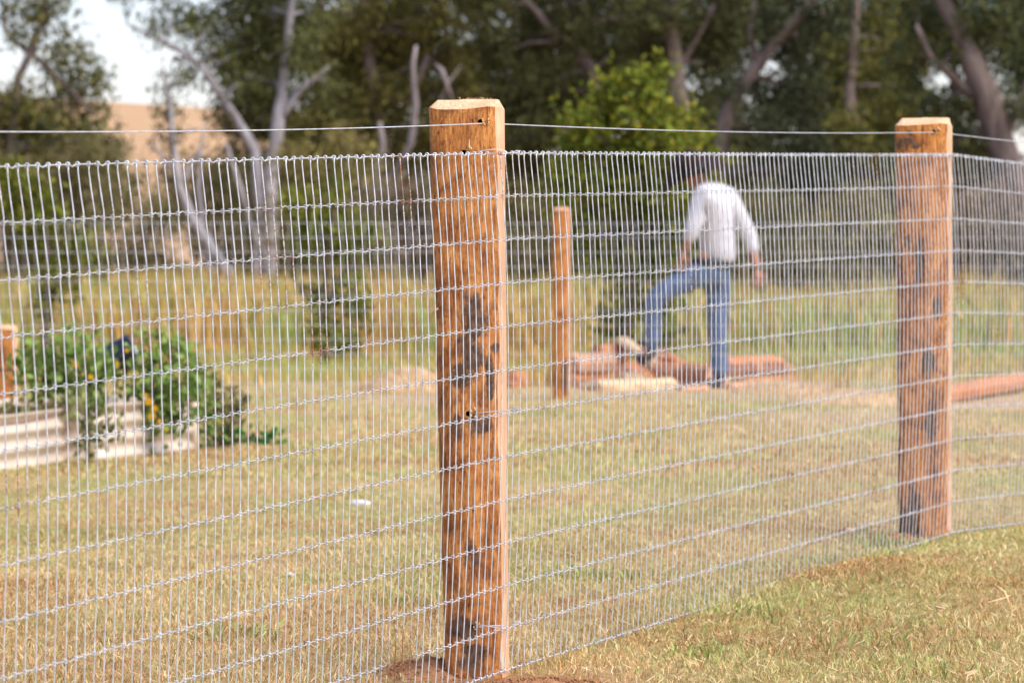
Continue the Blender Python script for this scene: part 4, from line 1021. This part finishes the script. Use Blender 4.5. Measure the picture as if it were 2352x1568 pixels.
# small things on the lawn
def stone(label, px, py, Y, rx, rz, col, seed, name='stone'):
    bm = bmesh.new(); bmesh.ops.create_icosphere(bm, subdivisions=2, radius=1); r2 = random.Random(seed)
    for v in bm.verts: v.co *= r2.uniform(.85, 1.15); v.co.x *= rx; v.co.y *= rx * .7; v.co.z *= rz
    me = bpy.data.meshes.new(name); bm.to_mesh(me); bm.free(); p = P(px, py, Y)
    o = link(name, me, mat_plain(label[:20], col, .8, .2, .2, 30)); o.location = (p.x, Y, terrain_z(p.x, Y) + rz * .5); tag(o, label, 'stone')
stone('flat pale grey stone on the lawn left of the near post', 825, 1170, 17.9, .042, .014, (.55, .53, .52), 1)
stone('small white pebble on the lawn at the lower left', 668, 1360, 13.5, .014, .008, (.7, .66, .6), 2)
def chip(label, px, py, Y, L, seed, matk='creamwood', name='wood_chip'):
    p = P(px, py, Y); r2 = random.Random(seed); bm = bmesh.new(); bmesh.ops.create_cube(bm, size=1)
    bmesh.ops.subdivide_edges(bm, edges=bm.edges[:], cuts=1)
    for v in bm.verts: v.co = Vector((v.co.x * L * r2.uniform(.8, 1.1), v.co.y * L * .35 * r2.uniform(.7, 1.2), v.co.z * L * .14 * r2.uniform(.7, 1.2)))
    me = bpy.data.meshes.new(name); bm.to_mesh(me); bm.free(); o = link(name, me, M[matk]); o.location = (p.x, Y, terrain_z(p.x, Y) + .026); o.rotation_euler = (r2.gauss(0, .15), r2.gauss(0, .2), r2.uniform(0, 3)); tag(o, label, 'wood chip', 'wood chips on the grass')
chip('pinkish wood chip on the soil left of the farther post', 1940, 1253, 14.9, .06, 1, 'pinkwood')
chip('pale wood chip on the grass at the lower right', 2230, 1545, 10.65, .035, 2)
chip('tan wood chip on the grass in the right foreground', 2160, 1400, 12.2, .03, 3)
def twig(label, pts, r, seed):
    mb = MB(); ps = []
    for (px, py, dz) in pts:
        Y = 12.6; q = P(px, py, Y); ps.append(q)
    Y0 = 12.4; base = Vector((ps[0].x, Y0, terrain_z(ps[0].x, Y0))); zmin = min(p.z for p in ps)
    ps = [Vector((p.x, Y0 + .02 * k, base.z + .02 + (p.z - zmin) * .55)) for k, p in enumerate(ps)]
    mb.tube(ps, [r, r * .9, r * .5][:len(ps)], 5); o = mb.build('dry_twig', M['splinter']); tag(o, label, 'twig', 'dry stalks on the grass')
twig('bent dry stalk standing in the right foreground grass', [(2300, 1375, 0), (2292, 1330, 0), (2270, 1300, 0)], .0026, 1)
twig('dry stalk lying left of the bent stalk in the foreground', [(2250, 1362, 0), (2290, 1345, 0), (2305, 1335, 0)], .0024, 2)

# ------------------------------------------------------------------ person
YP = 35.0
def skin(name, chains, mat, parent, sub=2, root_i=0):
    """chains: list of lists of (key, co, radius); shared keys join"""
    idx = {}; V = []; R = []; Ed = []
    for ch in chains:
        prev = None
        for key, co, r in ch:
            if key not in idx: idx[key] = len(V); V.append(tuple(co)); R.append(r if isinstance(r, tuple) else (r, r))
            if prev is not None and prev != key: Ed.append((idx[prev], idx[key]))
            prev = key
    me = bpy.data.meshes.new(name); me.from_pydata(V, Ed, [])
    o = bpy.data.objects.new(name, me); COL.objects.link(o)
    md = o.modifiers.new('skin', 'SKIN'); 
    for i, sv in enumerate(me.skin_vertices[0].data): sv.radius = R[i]; sv.use_root = (i == root_i)
    ms = o.modifiers.new('sub', 'SUBSURF'); ms.levels = sub; ms.render_levels = sub
    dg = bpy.context.evaluated_depsgraph_get(); dg.update()
    nm = bpy.data.meshes.new_from_object(o.evaluated_get(dg)); bpy.data.objects.remove(o)
    nm.polygons.foreach_set('use_smooth', [True] * len(nm.polygons))
    nm.name = name; ob = link(name, nm, mat, parent); return ob
def person():
    root = empty('person', gp(1600, YP, 0)); tag(root, 'man in a dark wide-brimmed hat, pale shirt and jeans, one foot up on the logs', 'person')
    off = Vector(root.location)
    def q(px, py, dy=0.0): return P(px, py, YP + dy) - off
    skinm = mat_plain('skin', (.42, .19, .115), .55, .35, .12, 20); shirtm = mat_plain('pale_work_shirt', (.56, .54, .56), .85, .15, .10, 14, .01)
    jean = mat_plain('blue_jeans', (.095, .135, .22), .85, .15, .3, 16, .006); hatm = mat_plain('dark_brown_felt', (.036, .021, .019), .9, .1, .2, 20)
    bootm = mat_plain('dark_leather', (.04, .035, .04), .6, .3); hairm = mat_plain('brown_hair', (.12, .08, .05), .8, .2); beltm = mat_plain('dark_leather_belt', (.02, .018, .018), .5, .4)
    pel = q(1640, 615); wa = q(1636, 560); ch = q(1632, 490); ub = q(1628, 440); nk = q(1606, 424); hd = q(1592, 403); ht = q(1585, 375)
    ls = q(1612, 450, -.17); le = q(1590, 530, -.24); lw = q(1572, 578, -.18); rs = q(1672, 452, .15); re = q(1722, 545, .2); rw = q(1740, 618, .16)
    lh = q(1618, 618, -.08); lk = q(1500, 684, -.10); lan = q(1494, 790, -.06); lf = q(1470, 826, -.07)
    rh = q(1652, 620, .08); rk = q(1648, 738, .05); ran = q(1654, 862, .04); rf = q(1628, 886, .03)
    body = skin('body', [[('pel', pel, (.11, .095)), ('wa', wa, (.10, .085)), ('ch', ch, (.12, .09)), ('ub', ub, .070), ('nk', nk, .055), ('hd', hd, (.078, .092)), ('ht', ht, (.074, .085))],
                         [('ub', ub, .11), ('ls', ls, .042), ('le', le, .036), ('lw', lw, .031)], [('ub', ub, .11), ('rs', rs, .042), ('re', re, .036), ('rw', rw, .031)],
                         [('pel', pel, .13), ('lh', lh, .085), ('lk', lk, .062), ('lan', lan, .042), ('lf', lf, .034)], [('pel', pel, .13), ('rh', rh, .085), ('rk', rk, .06), ('ran', ran, .042), ('rf', rf, .034)]], skinm, root)
    # hands: palm plus five fingers, joined to the body mesh
    parts = [body]
    for (w_, dr, dn, sgn) in ((lw, (q(1564, 606, -.17) - lw).normalized(), Vector((0, -1, 0)), 1), (rw, (q(1741, 660, .15) - rw).normalized(), Vector((.3, -1, 0)).normalized(), -1)):
        sd_ = dr.cross(dn).normalized(); palm = w_ + dr * .055
        parts.append(skin('palm', [[('a', w_, .026), ('b', palm, (.040, .022)), ('c', palm + dr * .035, (.038, .018))]], skinm, root, 1))
        for k, (o_, ln) in enumerate(((-.030, .060), (-.010, .072), (.010, .068), (.030, .052))):
            b0 = palm + dr * .03 + sd_ * o_; curl = -dn * .02 * sgn
            parts.append(skin('f', [[(0, b0, .0095), (1, b0 + dr * ln * .5, .009), (2, b0 + dr * ln * .8 - dn * .014, .0085), (3, b0 + dr * ln * .95 - dn * .03, .0075)]], skinm, root, 1))
        b0 = w_ + dr * .03 - sd_ * .03; parts.append(skin('t', [[(0, b0, .011), (1, b0 + dr * .03 - sd_ * .022, .0105), (2, b0 + dr * .06 - sd_ * .024 - dn * .008, .009)]], skinm, root, 1))
    # nose, ears, brow
    fd = (Vector((-.92, .12, -.38))).normalized(); sdv = fd.cross(Vector((0, 0, 1))).normalized(); hc = hd.lerp(ht, .25); upv = sdv.cross(fd)
    parts.append(skin('n', [[(0, hc + fd * .080 + upv * .02, .012), (1, hc + fd * .108 - upv * .010, .014), (2, hc + fd * .09 - upv * .022, .012)]], skinm, root, 1))
    parts.append(skin('m', [[(0, hc + fd * .086 - upv * .050 - sdv * .022, .008), (1, hc + fd * .094 - upv * .052, .010), (2, hc + fd * .086 - upv * .050 + sdv * .022, .008)]], skinm, root, 1))
    for s_ in (-1, 1): parts.append(skin('e', [[(0, hc + sdv * s_ * .080 + upv * .02, .012), (1, hc + sdv * s_ * .088 - upv * .02, .010)]], skinm, root, 1))
    bm = bmesh.new()
    for o in parts: bm.from_mesh(o.data)
    for o in parts[1:]: bpy.data.objects.remove(o)
    nm = bpy.data.meshes.new('body'); bm.to_mesh(nm); bm.free(); nm.materials.append(skinm); nm.polygons.foreach_set('use_smooth', [True] * len(nm.polygons)); body.data = nm
    for s_ in (-1, 1):
        b2 = bmesh.new(); bmesh.ops.create_uvsphere(b2, u_segments=10, v_segments=8, radius=.012); e = bpy.data.meshes.new('eye'); b2.to_mesh(e); b2.free()
        eo = link('eye', e, mat_plain('eye_dark', (.05, .04, .035), .2, .5), root); eo.location = hc + fd * .078 + sdv * s_ * .032 + upv * .018
    # shirt
    skin('shirt', [[('a', q(1656, 620), (.165, .150)), ('wa', q(1646, 560), (.175, .145)), ('ch', q(1645, 495), (.19, .15)), ('ub', q(1638, 450), (.155, .13)), ('nk', q(1616, 427), .075)],
                   [('ub', ub, .13), ('ls', ls, .082), ('le', le, .062), ('lw', q(1580, 560, -.2), .05)], [('ub', ub, .13), ('rs', rs, .085), ('re', re, .064), ('rw', q(1732, 585, .18), .05)]], shirtm, root, root_i=0)
    # jeans
    skin('jeans', [[('wb', q(1637, 592), (.145, .128)), ('pel', q(1640, 622), (.155, .135)), ('lh', q(1600, 630, -.09), .105), ('lk', lk, .085), ('lm', q(1500, 725, -.08), .076), ('lan', q(1495, 812, -.06), .068)],
                   [('pel', pel, .15), ('rh', q(1652, 640, .07), .105), ('rk', rk, .082), ('rm', q(1650, 800, .045), .074), ('ran', q(1654, 874, .04), .072)]], jean, root, root_i=1)
    mb = MB(); mb.torus(q(1630, 604), (0.05, 0, 1), .140, .036, 24, 8); mb.build('belt', beltm, root)
    for a_, t_ in ((q(1495, 808, -.06), q(1462, 833, -.07)), (q(1654, 872, .04), q(1622, 887, .03))):
        skin('boot', [[(0, a_ + Vector((0, 0, .06)), .058), (1, a_ + Vector((0, 0, -.015)), .056), (2, a_.lerp(t_, .55), (.050, .042)), (3, t_, (.044, .030))]], bootm, root)
    # hat: crown and dished brim, tipped forward to the left
    hatc = q(1586, 390); R = Matrix.Rotation(math.radians(24), 4, 'X') @ Matrix.Rotation(math.radians(-24), 4, 'Y')
    prof_c = [(0.0, .118), (.03, .124), (.06, .120), (.082, .10), (.090, .05), (.094, 0.0)]
    V = []; n_ = 28
    for r_, z in prof_c:
        for k in range(n_):
            a = 2 * math.pi * k / n_; dent = -.018 * max(0, math.cos(2 * a)) * (1 if r_ < .05 else 0); V.append((r_ * 1.12 * math.cos(a), r_ * .92 * math.sin(a), z + dent))
    i, j = np.meshgrid(np.arange(len(prof_c) - 1), np.arange(n_), indexing='ij'); i = i.ravel(); j = j.ravel(); j2 = (j + 1) % n_
    Qf = np.stack([i * n_ + j, (i + 1) * n_ + j, (i + 1) * n_ + j2, i * n_ + j2], 1)
    hat = empty('hat', hatc); hat.parent = root; hat.matrix_local = Matrix.Translation(hatc) @ R @ Matrix.Scale(1.16, 4)
    link('hat_crown', mesh_np('hat_crown', V, Qf, None, True), hatm, hat)
    V = []; rr = [.092, .12, .15, .195]
    for r_ in rr:
        for zz in (0,):
            for k in range(n_):
                a = 2 * math.pi * k / n_; t = (r_ - .092) / .088
                V.append((r_ * 1.1 * math.cos(a), r_ * .95 * math.sin(a), -.012 * t + .045 * t * t * abs(math.sin(a)) ** 2 - .05 * t * t * abs(math.cos(a)) ** 3))
    i, j = np.meshgrid(np.arange(len(rr) - 1), np.arange(n_), indexing='ij'); i = i.ravel(); j = j.ravel(); j2 = (j + 1) % n_
    o = link('hat_brim', mesh_np('hat_brim', V, np.stack([i * n_ + j, (i + 1) * n_ + j, (i + 1) * n_ + j2, i * n_ + j2], 1), None, True), hatm, hat)
    md = o.modifiers.new('s', 'SOLIDIFY'); md.thickness = .005
    mb = MB(); mb.tube([(1.13 * .095 * math.cos(a), .94 * .095 * math.sin(a), .014) for a in np.linspace(0, 6.283, 25)], .008, 6, False); mb.build('hat_band', beltm, hat)
    skin('hair', [[(0, hd - fd * .035 + Vector((0, 0, .02)), (.07, .075)), (1, hd - fd * .05 - Vector((0, 0, .035)), (.058, .05))]], hairm, root, 1)
person()
